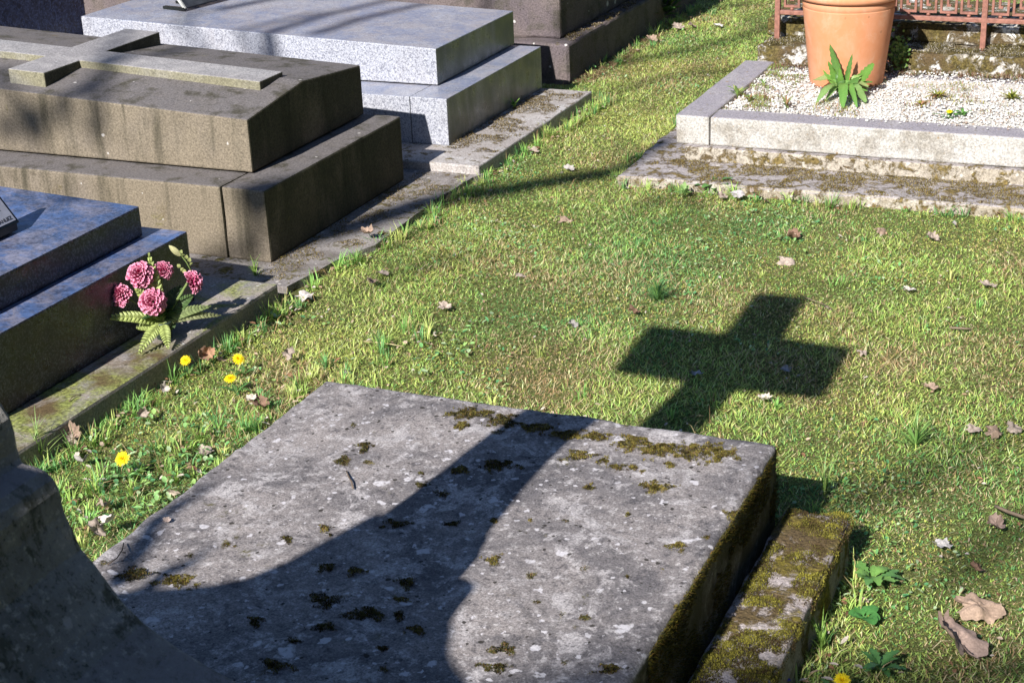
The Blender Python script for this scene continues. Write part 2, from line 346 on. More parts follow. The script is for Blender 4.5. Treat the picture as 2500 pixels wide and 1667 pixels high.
# ------------------------------------------------------------------ ground
def ground():
    n = 130
    xs = np.concatenate([[-400, -60, -20], np.linspace(-9, 6, n), [20, 60, 400]]); ys = np.concatenate([[-400, -60, -12], np.linspace(-2, 14, n), [30, 90, 400]])
    V = []
    for y in ys:
        for x in xs:
            z = mn.noise(Vector((x * 1.3, y * 1.3, 0))) * .009 + mn.noise(Vector((x * 7, y * 7, 3))) * .003 - .004 if -9 <= x <= 6 and -2 <= y <= 14 else -.004
            V.append((x, y, z))
    m = len(xs); i = np.arange(len(ys) - 1)[:, None] * m + np.arange(m - 1)[None, :]
    i = i.ravel(); F = np.stack([i, i + 1, i + 1 + m, i + m], 1)
    o = link('ground', np_mesh('ground', np.array(V), [F]), M_ground, smooth=True); tag(o, 'soil and turf ground of the cemetery', kind='structure')
    del o['label']
ground()
def path():
    pts = [(-3.6, 2.10), (-1.565, 2.29), (-1.47, 2.30), (-1.452, 2.47), (-1.425, 2.55), (-1.440, 2.83), (-1.43, 3.00), (-1.42, 3.03), (-3.6, 3.03)]
    bm = bmesh.new(); top = []; bot = []
    dens = []
    for k in range(len(pts)):
        a = Vector((*pts[k], 0)); b = Vector((*pts[(k + 1) % len(pts)], 0)); n = max(1, int((b - a).length / .03))
        for j in range(n): dens.append(a.lerp(b, j / n))
    for p in dens:
        q = p * S; q += Vector((mn.noise(q * 9), mn.noise(q * 9 + Vector((3, 3, 3))), 0)) * .006
        top.append(bm.verts.new((q.x, q.y, .020))); bot.append(bm.verts.new((q.x, q.y, -.03)))
    bm.faces.new(top)
    for k in range(len(top)): bm.faces.new((top[k], bot[k], bot[(k + 1) % len(top)], top[(k + 1) % len(top)]))
    tag(link('path', bm_mesh(bm), M_path), kind='structure')
path()

# ------------------------------------------------------------------ tombs
def grey_tomb():
    t = thing('tomb', 'speckled light grey granite tomb with a thick flat lid and a wide plinth', 'tomb', (-2.1 * S, 3.4 * S, 0))
    link('plinth', block(-2.9, -1.425, 3.018, 3.69, -.01, .031, .05, .0015, .006, 2), M_granp, t)
    # the base is laid of two kerbs that meet in a mitre joint
    def mit(xa, xb, front):
        return None
    link('base', block(-2.9, -1.646, 3.145, 3.245, .0315, .136, None, 0, .003), M_gran, t)
    link('base', block(-1.6447, -1.555, 3.145, 3.684, .0315, .1362, None, 0, .003), M_gran, t)
    link('base_core', block(-2.9, -1.648, 3.247, 3.683, .0315, .135, None, 0, .003), M_gran, t)
    link('lid', block(-2.59, -1.626, 3.249, 3.686, .1385, .2205, None, 0, .004, fn=lambda c: c + Vector((0, 0, (-1.626 * S - c.x) * .035 if c.z > .15 * S else 0))), M_gran, t)
    return t
grey_tomb()
def headstone_navy():
    bm = bmesh.new()
    t = thing('headstone', 'dark navy speckled headstone at the left end of the light grey granite tomb', 'headstone', (-2.85 * S, 3.3 * S, 0))
    link('stele', block(-2.98, -2.80, 3.05, 3.535, .0, .62, None, 0, .006), M_navy, t)
    link('foot', block(-3.02, -2.96 + .10, 3.0, 3.6, .0, .12, None, 0, .006), M_navy, t)
headstone_navy()
def brown_tomb():
    t = thing('tomb', 'brown weathered stone tomb with a large flat cross carved in relief on its ridged lid', 'tomb', (-2.2 * S, 2.66 * S, 0))
    link('base', block(-3.4, -1.656, 2.40, 2.937, .012, .1495, .06, .0012, .008, 4), M_brown, t)
    link('base', block(-1.6525, -1.562, 2.40, 2.94, .012, .150, .05, .0012, .008, 5), M_brown, t)
    # lid: ridged, rising towards the head
    xs = [-3.4, -1.637]
    bm = bmesh.new(); rings = []
    nseg = 28
    for k in range(nseg + 1):
        x = xs[0] + (xs[1] - xs[0]) * k / nseg; r = (-1.637 - x) * .045
        prof = [(2.483, .1535), (2.483, .254 + r), (2.689, .279 + r), (2.922, .257 + r), (2.922, .1535)]
        rings.append([bm.verts.new((x * S, y * S, z * S)) for y, z in prof])
    for a, b in zip(rings, rings[1:]):
        for j in range(5): bm.faces.new((a[j], a[(j + 1) % 5], b[(j + 1) % 5], b[j]))
    bm.faces.new(rings[0]); bm.faces.new(rings[-1])
    lid = link('lid', bm_mesh(bm), M_brown, t, bev=.006)
    # relief cross, its top plane rises with the ridge
    def zt(x): return .288 + (-1.68 - x) * .042
    out = [(-1.690, 2.62), (-1.690, 2.706), (-2.113, 2.715), (-2.113, 2.905), (-2.20, 2.905), (-2.20, 2.715), (-2.385, 2.715), (-2.385, 2.63), (-2.20, 2.63), (-2.20, 2.515), (-2.113, 2.515), (-2.113, 2.628)]
    bm = bmesh.new(); up = [bm.verts.new((x * S, y * S, zt(x) * S + .003)) for x, y in out]; lo = [bm.verts.new((x * S, y * S, .235 * S)) for x, y in out]
    bm.faces.new(up)
    for k in range(12): bm.faces.new((up[k], up[(k + 1) % 12], lo[(k + 1) % 12], lo[k]))
    link('relief_cross', bm_mesh(bm), M_relief, t, bev=.004)
brown_tomb()
def blue_tomb():
    t = thing('tomb', 'polished dark blue granite tomb with stepped lid at the left edge', 'tomb', (-2.0 * S, 1.85 * S, 0))
    link('plinth', block(-3.2, -1.452, 1.40, 2.245, -.02, .040, .05, .0012, .009, 6), M_bluep, t)
    link('base', block(-3.2, -1.545, 1.60, 2.133, .0405, .162, None, 0, .006), M_blue, t)
    link('lid', block(-3.2, -1.602, 1.66, 2.09, .1625, .2135, None, 0, .006, fn=lambda c: c + Vector((0, 0, (-1.602 * S - c.x) * .038 if c.z > .17 * S else 0))), M_blue, t)
    return t
blue_tomb()
def dark_tomb():
    t = thing('tomb', 'dark lichen spotted stone tomb with mossy ledge behind the grey granite tomb', 'tomb', (-2.2 * S, 4.3 * S, 0))
    link('base', block(-5.1, -1.553, 3.86, 4.95, -.01, .1035, .05, .004, .012, 8), M_dark, t)
    link('upper_block', block(-5.0, -1.594, 3.91, 4.9, .1045, .62, .06, .003, .012, 9), M_dark, t)
    # rubble of mossy stone chips along the ledge
    return t
dark_tomb()

def white_tomb():
    t = thing('tomb', 'pale limestone grave kerb filled with white gravel on a mossy step', 'tomb', (-.6 * S, 3.4 * S, 0))
    def wav(v):
        return v
    link('step', block(-1.135, .55, 3.066, 3.80, -.01, .021, .04, .006, .010, 11), M_whitep, t)
    link('base', block(-1.032, .50, 3.206, 3.74, .0205, .0525, .04, .003, .006, 12), M_whitep, t)
    link('kerb', block(-.981, .50, 3.221, 3.292, .0535, .1145, .06, .001, .006, 13), M_white, t)
    link('kerb', block(-1.055, -.983, 3.219, 3.745, .0535, .115, .06, .001, .006, 14), M_white, t)
    link('kerb', block(-.981, .50, 3.700, 3.744, .0535, .104, .06, .001, .006, 15), M_white, t)
    return t
white_tomb()
def gravel():
    bm = bmesh.new(); bmesh.ops.create_icosphere(bm, subdivisions=1, radius=1.0); bv = np.array([v.co[:] for v in bm.verts]); bf = np.array([[v.index for v in f.verts] for f in bm.faces]); bm.free()
    N = 14000
    x = rng.uniform(-.982, .3, N) * S; y = rng.uniform(3.288, 3.752, N) * S
    hump = np.array([mn.noise(Vector((a * 3, b * 3, 1))) for a, b in zip(x, y)])
    z = .107 * S + hump * .012 + rng.uniform(0, .006, N)
    # a few spilt onto the kerb
    k = 160; x[:k] = rng.uniform(-.75, .2, k) * S; y[:k] = rng.uniform(3.262, 3.292, k) * S; z[:k] = .1155 * S + .003
    sz = (rng.uniform(.0024, .0055, N) * np.where(rng.random(N) < .1, 1.6, 1))[:, None, None] * rng.uniform(.6, 1.25, (N, 1, 3))
    V = bv[None] * sz * rng.uniform(.8, 1.2, (N, len(bv), 1))
    a = rng.uniform(0, 6.28, N); ca, sa = np.cos(a), np.sin(a)
    X = V[:, :, 0] * ca[:, None] - V[:, :, 1] * sa[:, None]; Y = V[:, :, 0] * sa[:, None] + V[:, :, 1] * ca[:, None]
    V = np.stack([X + x[:, None], Y + y[:, None], V[:, :, 2] * .7 + z[:, None]], 2)
    F = (bf[None] + (np.arange(N) * len(bv))[:, None, None]).reshape(-1, 3)
    b = rng.uniform(.46, .74, N); col = np.stack([b, b * rng.uniform(.94, 1.0, N), b * rng.uniform(.88, .99, N)], 1)
    br = rng.random(N) < .12; col[br] *= np.array([.5, .4, .33])
    me = np_mesh('gravel', V.reshape(-1, 3), [F], np.repeat(col, len(bv), 0))
    o = link('gravel', me, tinted('gravel_stone', .8, 0, .3)); tag(o, 'white marble gravel filling the pale kerbed grave', 'gravel', kind='stuff')
    bed = link('gravel_bed', block(-.9805, .4, 3.2925, 3.6895, .054, .1055), plain('gravel_bed', (.55, .52, .48), .9, .4, 90, .1, .8)); tag(bed, kind='structure')
gravel()

def wall_and_fence():
    t = thing('low_wall', 'low mossy whitewashed wall under the rust red railing', 'wall', (-.4 * S, 3.9 * S, 0))
    link('footing', block(-1.03, .5, 3.755, 3.90, -.01, .148, .03, .006, .012, 21, freq=14), M_wall, t)
    link('upper_wall', block(-1.035, .5, 3.86, 4.15, .1485, .196, .03, .006, .012, 22, freq=14), M_wall, t)
    f = thing('railing', 'rust red iron railing with Greek key frieze behind the terracotta pot', 'railing', (-.5 * S, 3.82 * S, .2))
    y = 3.822
    px = [-.998, -.519, -.04]
    for x in px:
        link('post', block(x - .0062, x + .0062, y - .0062, y + .0062, .148 if x > -.9 else .118, .62, None, 0, .002), M_iron, f)
    def rail(z0, z1):
        return link('rail', block(-.9915, -.04, y - .006, y + .006, z0, z1, None, 0, .002), M_iron, f)
    rail(.2115, .2215); rail(.300, .310)
    bm = bmesh.new(); pitch = .0461; u = .0052
    def bar(x0, x1, z0, z1):
        d = .004
        vs = [bm.verts.new((a * S, b * S, c * S)) for c in (z0, z1) for b in (y - d, y + d) for a in (x0, x1)]
        for q in ((0, 1, 3, 2), (4, 6, 7, 5), (0, 4, 5, 1), (2, 3, 7, 6), (0, 2, 6, 4), (1, 5, 7, 3)): bm.faces.new([vs[i] for i in q])
    for a, b in ((px[0], px[1]), (px[1], px[2])):
        n = 10; w0 = (b - a - .024) / n
        for k in range(n):
            x = a + .012 + w0 * k + .003; W = w0 - .007; z = .229; h = .064
            bar(x, x + u, z + u, z + h)                 # outer left upright
            bar(x, x + W, z, z + u - .0001)             # bottom
            bar(x + W - u, x + W, z + u, z + .040)      # right upright
            bar(x + .0145, x + W - u - .0001, z + .040 - u, z + .040)   # inner top
            bar(x + .0145, x + .0145 + u, z + .0155, z + .040 - u - .0001)
            bar(x + .0145 + u + .0001, x + .0245, z + .0155, z + .0155 + u)
            bar(x + u + .0001, x + w0 - .0001, z + h - u, z + h)
            for cz in (.2253, .2965):
                s = bmesh.ops.create_icosphere(bm, subdivisions=2, radius=.0046 * S, matrix=Matrix.Translation(((x + W / 2) * S, y * S, cz * S)))
    link('key_frieze', bm_mesh(bm), M_iron, f)
wall_and_fence()

def lathe(prof, seg=64, cx=0, cy=0, z0=0):
    bm = bmesh.new(); rings = []
    for r, z in prof: rings.append([bm.verts.new((cx + r * math.cos(2 * math.pi * k / seg), cy + r * math.sin(2 * math.pi * k / seg), z0 + z)) for k in range(seg)])
    for a, b in zip(rings, rings[1:]):
        for k in range(seg): bm.faces.new((a[k], a[(k + 1) % seg], b[(k + 1) % seg], b[k]))
    bm.faces.new(rings[0][::-1]); bm.faces.new(rings[-1])
    return bm_mesh(bm)
def terracotta():
    c = atz(2070, 213, .108 * S); cx, cy = c.x - .026, c.y + .085
    t = thing('flower_pot', 'large terracotta coloured pot standing on the white gravel', 'flower pot', (cx, cy, .106 * S))
    body = [(.128, 0), (.136, .004), (.139, .012), (.171, .292), (.1712, .2945), (.1695, .2955), (.1715, .2975), (.1745, .330), (.160, .331), (.150, .31)]
    link('body', lathe(body, 96, cx, cy, .106 * S), M_pot, t, smooth=True)
    rim = [(.1545, .326), (.1735, .3245), (.184, .328), (.1895, .335), (.1905, .344), (.187, .353), (.180, .358), (.170, .359), (.160, .355), (.1545, .345)]
    link('rim', lathe(rim, 96, cx, cy, .106 * S), M_pot, t, smooth=True)
    soil = link('soil', lathe([(.155, .328), (.153, .340), (.08, .344), (.001, .345)], 48, cx, cy, .106 * S), M_soil, t)
    # dry brown stalks at the top of the pot
    P = []; N = 900
    r = np.sqrt(rng.random(N)) * .145; a = rng.uniform(0, 6.28, N)
    base = np.stack([cx + r * np.cos(a), cy + r * np.sin(a), np.full(N, .106 * S + .338)], 1)
    col = np.array([[.30, .16, .10], [.42, .28, .15], [.2, .09, .07], [.45, .35, .2], [.12, .16, .05]])[rng.integers(0, 5, N)]
    me = blades(base, rng.uniform(.012, .045, N), rng.uniform(.0012, .003, N), rng.uniform(0, 6.28, N), rng.uniform(.2, 1.0, N), col)
    o = link('dry_stalks', me, M_dead, t)
    return cx, cy

def blades(base, L, W, az, lean, col, tipc=1.15, curl=1.0, flat=.45):
    """tapered bent blades; base (n,3)"""
    n = len(base); d = np.stack([np.cos(az), np.sin(az), np.zeros(n)], 1); s = np.stack([-np.sin(az), np.cos(az), np.zeros(n)], 1)
    tw = rng.uniform(-.6, .6, n); s = s * np.cos(tw)[:, None] + d * np.sin(tw)[:, None]
    up = np.array([0, 0, 1.0]); le = np.clip(lean, 0, 1.45)
    a1 = le * flat; a2 = np.minimum(le * (1.8 - flat) * curl, 1.75)
    p0 = base; p1 = p0 + (d * np.sin(a1)[:, None] + up * np.cos(a1)[:, None]) * (L * .5)[:, None]
    p2 = p1 + (d * np.sin(a2)[:, None] + up * np.cos(a2)[:, None]) * (L * .5)[:, None]
    w2 = (W / 2)[:, None]
    V = np.stack([p0 - s * w2 * .8, p0 + s * w2 * .8, p1 - s * w2, p1 + s * w2, p2], 1).reshape(-1, 3)
    i = (np.arange(n) * 5)[:, None]
    Q = i + np.array([[0, 1, 3, 2]]); T = i + np.array([[2, 3, 4]])
    c = np.clip(np.stack([col * .92, col * .92, col, col, col * tipc], 1), 0, 1).reshape(-1, 3)
    return np_mesh('blades', V, [Q, T], c)
def ovals(base, L, W, az, pitch, col, nz=None):
    """small leaves: six point ovals, cupped"""
    n = len(base); d = np.stack([np.cos(az) * np.cos(pitch), np.sin(az) * np.cos(pitch), np.sin(pitch)], 1)
    s = np.stack([-np.sin(az), np.cos(az), rng.uniform(-.4, .4, n)], 1); s /= np.linalg.norm(s, axis=1)[:, None]
    nn = np.cross(d, s)
    L = L[:, None]; W = W[:, None] / 2
    pts = [base, base + d * L * .3 - s * W * .85 + nn * W * .25, base + d * L * .3 + s * W * .85 + nn * W * .25, base + d * L * .68 - s * W * .9 + nn * W * .1, base + d * L * .68 + s * W * .9 + nn * W * .1, base + d * L - nn * L * .12, base + d * L * .5 - nn * W * .15]
    V = np.stack(pts, 1).reshape(-1, 3); i = (np.arange(n) * 7)[:, None]
    T = np.concatenate([i + np.array([q]) for q in ([0, 6, 1], [0, 2, 6], [1, 6, 3], [2, 4, 6], [3, 6, 5], [4, 5, 6])])
    c = np.repeat(col, 7, 0) * np.tile(np.array([.8, 1, 1, 1, 1, 1.1, .85]), n)[:, None]
    return np_mesh('ovals', V, [T], np.clip(c, 0, 1))
potc = terracotta()

# ------------------------------------------------------------------ foreground grave: slab, edging stone and gravestone cross
def slab():
    t = thing('grave_slab', 'broad grey lichen and moss covered grave slab crossed by the shadow of a cross', 'grave slab', (-.74 * S, 1.25 * S, 0))
    link('slab', block(-1.042, -.433, .62, 1.701, -.03, .1455, .022, .0035, .010, 31), M_slab, t, smooth=True)
slab()
t = thing('edging_stone', 'narrow edging stone thick with yellow green moss beside the grave slab', 'edging stone', (-.38 * S, 1.4 * S, 0))
M_beam = weathered("mossy_edging", (.36, .31, .31), (.42, .37, .37), (.26, .22, .19), spots=(14, .2, .2), small=(40, .2, .1), pits=None, moss=((.16, .13, .02), .50, .58, 7), bump=.9)
link('edging', block(-.425, -.345, .70, 1.709, -.03, .0575, .02, .003, .006, 33, freq=12), M_beam, t, smooth=True)

PED_R = [(-.46, -.01), (-.46, .338), (-.50, .348), (-.53, .357), (-.569, .370), (-.594, .379), (-.616, .388), (-.641, .402), (-.656, .415), (-.675, .441), (-.685, .452), (-.694, .479), (-.6955, .496), (-.699, .504), (-.706, .5095), (-.715, .5115),
         (-.7235, .512), (-.726, .522), (-.726, .534), (-.728, .545), (-.735, .556), (-.742, .575)]
PED_L = [(-.882, .575), (-.892, .533), (-.902, .488), (-.919, .455), (-.945, .437), (-1.005, .412), (-1.06, .39), (-1.10, .375), (-1.10, -.01)]
CR = [(-.748, .5755), (-.750, .60), (-.763, .657), (-.778, .734), (-.781, .784), (-.776, .842), (-.786, .999), (-.664, 1.006), (-.680, 1.114), (-.794, 1.119), (-.826, 1.252), (-.914, 1.247), (-.888, 1.112), (-1.013, 1.110), (-.986, 1.006), (-.866, 1.002),
      (-.858, .842), (-.872, .783), (-.872, .70), (-.871, .62), (-.874, .5755)]
def extrude(prof, Y0, Y1, amp=.0010, step=.025, ny=14):
    P = []
    for k in range(len(prof)):
        a = Vector((*prof[k], 0)); b = Vector((*prof[(k + 1) % len(prof)], 0)); n = max(1, int((b - a).length * S / step))
        for j in range(n): P.append(a.lerp(b, j / n))
    bm = bmesh.new(); rings = []
    for k in range(ny + 1):
        yy = Y0 + (Y1 - Y0) * k / ny
        rings.append([bm.verts.new((p.x * S, yy * S, p.y * S)) for p in P])
    for a, b in zip(rings, rings[1:]):
        for k in range(len(P)): bm.faces.new((a[k], a[(k + 1) % len(P)], b[(k + 1) % len(P)], b[k]))
    bm.faces.new(rings[0]); bm.faces.new(rings[-1]); bmesh.ops.recalc_face_normals(bm, faces=bm.faces)
    for v in bm.verts: v.co += v.normal * (mn.fractal(v.co * 9, 1, 2, 4) * amp + mn.noise(v.co * 40) * amp * .35)
    return bm_mesh(bm)
def gravestone():
    t = thing('gravestone', 'tall stone cross on a flared shouldered pedestal at the head of the slab', 'gravestone', (-.8 * S, .7 * S, 0))
    link('pedestal', extrude(PED_R + PED_L, .60, .782), M_cross, t, bev=.007)
    link('cross', extrude(CR, .722, .780, ny=4), M_cross, t, bev=.007)
    # an added stone, out of view, shaped to keep the pedestal's flank in shade
    t = thing('gravestone', 'added flared stone, out of view, shading the flank of the cross pedestal', 'gravestone', (-.85 * S, .2 * S, 0))
    y = .24; dz = (.79 - y) * .7057; db = (.79 - y) * .1254
    pr = [(b2 - db + .0005, max(0, z2 + dz + .0015)) for b2, z2 in [q for q in PED_R[1:] if q[1] < .503] + [(-.700, .502), (-.733, .504), (-.742, .575)]] + [(b2 - db, max(0, z2 + dz)) for b2, z2 in PED_L[:-1]]
    pr = [(pr[0][0], -.01)] + pr + [(pr[-1][0], -.01)]
    link('stele', extrude(pr, y - .09, y, .002), M_cross, t, bev=.007)
gravestone()

# ------------------------------------------------------------------ moss (stuff)
def img_ellipse(n, cx, cy, rx, ry, z):
    r = np.sqrt(rng.random(n)); a = rng.uniform(0, 6.283, n)
    e = 1 + .25 * np.sin(3 * a + cx) + .15 * np.sin(5 * a + cy)
    return [atz(cx + rx * q * k * math.cos(b), cy + ry * q * k * math.sin(b), z) for q, b, k in zip(r, a, e)], r
MOSS = [(1150, 1010, 60, 13), (1225, 1030, 40, 15), (1310, 1045, 50, 12), (1380, 1062, 50, 11), (1450, 1066, 45, 10), (1540, 1080, 45, 14), (1600, 1098, 62, 17), (1700, 1102, 72, 22), (1760, 1110, 35, 17), (1415, 1113, 36, 12), (1475, 1125, 14, 10),
        (1505, 1141, 22, 8), (1545, 1141, 15, 7), (1568, 1150, 9, 5), (1635, 1134, 13, 8), (1598, 1190, 36, 16), (1438, 1188, 13, 6), (1787, 1254, 22, 12), (1657, 1335, 22, 12), (1433, 1352, 11, 9), (1428, 1388, 18, 9), (1297, 1407, 16, 9), (1204, 1368, 19, 14),
        (1427, 1508, 14, 9), (1372, 1500, 9, 7), (1404, 1530, 9, 5), (1618, 1388, 8, 5), (1534, 1255, 9, 5), (1531, 1406, 6, 4), (1725, 1312, 10, 6), (1700, 1370, 8, 4), (835, 1128, 20, 12), (889, 1090, 16, 12), (898, 1133, 20, 7), (1127, 1038, 17, 10),
        (863, 1037, 7, 5), (1217, 1058, 15, 8), (1214, 1137, 42, 15), (1124, 1148, 22, 12), (1083, 1208, 20, 12), (1027, 1154, 11, 4), (1033, 1184, 18, 7), (794, 1288, 17, 7), (701, 1315, 13, 8), (805, 1304, 7, 6), (554, 1330, 16, 9), (432, 1420, 48, 17),
        (334, 1402, 45, 15), (253, 1373, 14, 9), (794, 1385, 25, 12), (868, 1394, 25, 10), (990, 1420, 25, 12), (794, 1468, 45, 22), (892, 1500, 50, 16), (975, 1462, 24, 10), (972, 1500, 18, 11), (790, 1533, 35, 12), (719, 1566, 20, 12),
        (1017, 1536, 25, 14), (933, 1584, 16, 8), (674, 1626, 35, 14), (1210, 1630, 40, 12), (936, 1635, 11, 9), (624, 1515, 20, 12), (1103, 1280, 18, 8), (963, 1280, 35, 9), (1205, 1268, 12, 8), (1230, 1587, 30, 16), (1378, 1617, 10, 8), (1490, 1635, 35, 12),
        (1294, 1270, 6, 4), (1331, 1308, 5, 4), (1403, 1305, 6, 4), (1285, 1302, 4, 3), (1650, 1480, 7, 5), (1518, 1592, 8, 5), (1385, 1272, 9, 4), (466, 1356, 8, 5), (1240, 1455, 12, 6), (1255, 1455, 9, 5), (1310, 1470, 12, 6)]
def slab_moss():
    B = []; Cc = []; Ls = []
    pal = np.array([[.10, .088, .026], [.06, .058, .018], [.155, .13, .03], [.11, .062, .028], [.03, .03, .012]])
    for k, (cx, cy, rx, ry) in enumerate(MOSS):
        p0 = atz(cx, cy, .1455 * S); a1 = atz(cx + rx, cy, .1455 * S); a2 = atz(cx, cy + ry, .1455 * S)
        area = math.pi * (a1 - p0).length * (a2 - p0).length
        n = int(min(4200, max(60, area * .8e6))); pts, r = img_ellipse(int(n * 2.0), cx, cy, rx * 1.5, ry * 1.5, .1455 * S)
        h = min(.0055, .25 * (a1 - p0).length)
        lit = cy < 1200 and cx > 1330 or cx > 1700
        for p, q in zip(pts, r):
            if mn.fractal(Vector((p.x * 55, p.y * 55, 3)), 1, 2, 3) + random.gauss(0, .13) < (q - .56) * 1.8: continue
            if not (-1.045 * S < p.x < -.430 * S and p.y < 1.704 * S): continue
            B.append((p.x, p.y, p.z - .002 + h * (1 - q * q) * .7)); Ls.append(.002 + .0025 * random.random())
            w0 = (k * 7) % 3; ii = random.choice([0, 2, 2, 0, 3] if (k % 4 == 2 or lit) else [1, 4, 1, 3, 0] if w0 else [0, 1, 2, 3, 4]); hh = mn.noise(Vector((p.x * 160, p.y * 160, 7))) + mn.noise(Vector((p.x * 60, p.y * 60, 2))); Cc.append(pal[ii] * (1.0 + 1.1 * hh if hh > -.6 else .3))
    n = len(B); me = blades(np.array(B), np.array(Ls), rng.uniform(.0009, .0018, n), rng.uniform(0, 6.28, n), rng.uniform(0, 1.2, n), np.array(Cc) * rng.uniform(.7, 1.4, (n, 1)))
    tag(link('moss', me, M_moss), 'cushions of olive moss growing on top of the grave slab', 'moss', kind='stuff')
    # moss hanging on the shaded side of the slab and over the edging stone
    n = 26000; y = rng.uniform(.9, 1.70, n) * S; z = rng.uniform(.0, .145, n) * S; x = np.full(n, -.4325 * S)
    f = np.array([mn.fractal(Vector((0, b * 6, c * 7)), 1, 2, 4) for b, c in zip(y, z)]); keep = f > -.05
    y, z, x = y[keep], z[keep], x[keep]; n = len(y)
    pal2 = np.array([[.17, .135, .02], [.08, .075, .015], [.05, .05, .012], [.13, .08, .02]])[rng.integers(0, 4, n)]
    V1 = blades(np.stack([x, y, z], 1), rng.uniform(.006, .014, n), rng.uniform(.001, .002, n), rng.normal(0, .5, n), rng.uniform(.9, 1.4, n), pal2)
    tag(link('moss', V1, M_moss), 'dark moss hanging on the shaded side of the grave slab', 'moss', kind='stuff')
    n = 90000; x = rng.uniform(-.421, -.341, n) * S; y = rng.uniform(.95, 1.712, n) * S
    f = np.array([mn.fractal(Vector((a * 11, b * 11, 5)), 1, 2, 4) for a, b in zip(x, y)]); keep = f + np.array([mn.noise(Vector((a * 24, b * 24, 1))) for a, b in zip(x, y)]) * .35 > -.17 + rng.normal(0, .06, n)
    f = f[keep]; x, y = x[keep], y[keep]; n = len(x)
    z = .0575 * S - .002 + np.clip(f, 0, .5) * .016 - np.where(x > -.347 * S, .02 * rng.random(n), 0)
    g = rng.random(n) + f * .8
    h3 = np.array([mn.noise(Vector((a * 30, b * 30, 9))) for a, b in zip(x, y)]); g = g + h3 * .8
    pal3 = np.where((g > .85)[:, None], np.array([.25, .225, .04]), np.where((g > .4)[:, None], np.array([.11, .10, .025]), np.array([.075, .05, .025])))
    V2 = blades(np.stack([x, y, z], 1), rng.uniform(.002, .0055, n), rng.uniform(.0011, .0022, n), rng.uniform(0, 6.28, n), rng.uniform(0, 1.3, n), pal3 * rng.uniform(.6, 1.35, (n, 1)))
    tag(link('moss', V2, M_moss), 'thick yellow green moss covering the narrow edging stone', 'moss', kind='stuff')
slab_moss()
def moss_field(label, x0, x1, y0, y1, z, n, thr, pal, fr=9, H=.004, edge=None):
    x = rng.uniform(x0, x1, n) * S; y = rng.uniform(y0, y1, n) * S
    f = np.array([mn.fractal(Vector((a * fr, b * fr, z * 9)), 1, 2, 5) for a, b in zip(x, y)])
    if edge: f = f + edge(x / S, y / S)
    k = f > thr + rng.normal(0, .07, n); x, y, f = x[k], y[k], f[k]; m = len(x)
    c = np.array(pal)[rng.integers(0, len(pal), m)] * rng.uniform(.6, 1.35, (m, 1))
    me = blades(np.stack([x, y, z * S + np.clip(f - thr, 0, .5) * H * 2], 1), rng.uniform(.5, 1.5, m) * H, rng.uniform(.0012, .0026, m), rng.uniform(0, 6.28, m), rng.uniform(0, 1.35, m), c)
    tag(link('moss', me, M_moss), label, 'moss', kind='stuff')
GOLD = [[.20, .15, .04], [.13, .11, .03], [.26, .19, .06], [.30, .26, .17], [.10, .06, .03]]
moss_field('golden brown moss creeping over the pale stone step', -1.09, .3, 3.07, 3.206, .0205, 42000, .02, GOLD, 8, .005, lambda x, y: np.clip((y - 3.10) * 4, -.25, .3) - np.clip((-1.03 - x) * 8, 0, .5))
moss_field('brown moss crumbs on the plinth of the grey granite tomb', -1.553, -1.43, 3.12, 3.66, .0305, 12000, .12, [[.12, .09, .03], [.20, .15, .06], [.07, .05, .03], [.30, .25, .18]], 10, .006, lambda x, y: np.clip((-1.47 - x) * 4, -.2, .3))
moss_field('brown moss on the concrete strip along the brown tomb', -1.56, -1.44, 2.30, 3.0, .0115, 14000, .08, [[.14, .11, .03], [.10, .07, .03], [.20, .16, .05], [.28, .22, .16]], 9, .004, lambda x, y: np.clip((-1.50 - x) * 4, -.2, .3))
moss_field('brown dead moss and crumbs at the foot of the dark tomb', -1.55, -1.50, 3.87, 4.5, .002, 5000, -.2, [[.2, .13, .07], [.3, .22, .14], [.12, .09, .04]], 9, .008)
moss_field('moss and crumbs on the ledge of the dark tomb', -1.60, -1.552, 3.9, 4.9, .1035, 7000, -.05, [[.14, .11, .03], [.10, .07, .03], [.34, .28, .22]], 12, .008)
moss_field('dark moss along the top of the low wall footing', -1.03, .3, 3.757, 3.858, .148, 26000, -.02, [[.12, .10, .03], [.07, .06, .02], [.22, .18, .08], [.4, .36, .3]], 12, .008)
moss_field('dry brown weeds matted where the gravel meets the wall', -.98, .3, 3.70, 3.752, .107, 9000, .0, [[.25, .13, .08], [.14, .16, .05], [.35, .25, .17], [.10, .06, .04]], 11, .014)
moss_field('olive and red sedum spreading over the gravel', -.80, .3, 3.30, 3.66, .109, 16000, .24, [[.34, .32, .07], [.20, .24, .06], [.40, .20, .13], [.12, .10, .05]], 5, .010)
moss_field('green and red weeds in the left corner of the gravel', -.982, -.88, 3.30, 3.72, .107, 5000, .05, [[.25, .13, .08], [.2, .28, .07], [.28, .32, .10]], 10, .012)

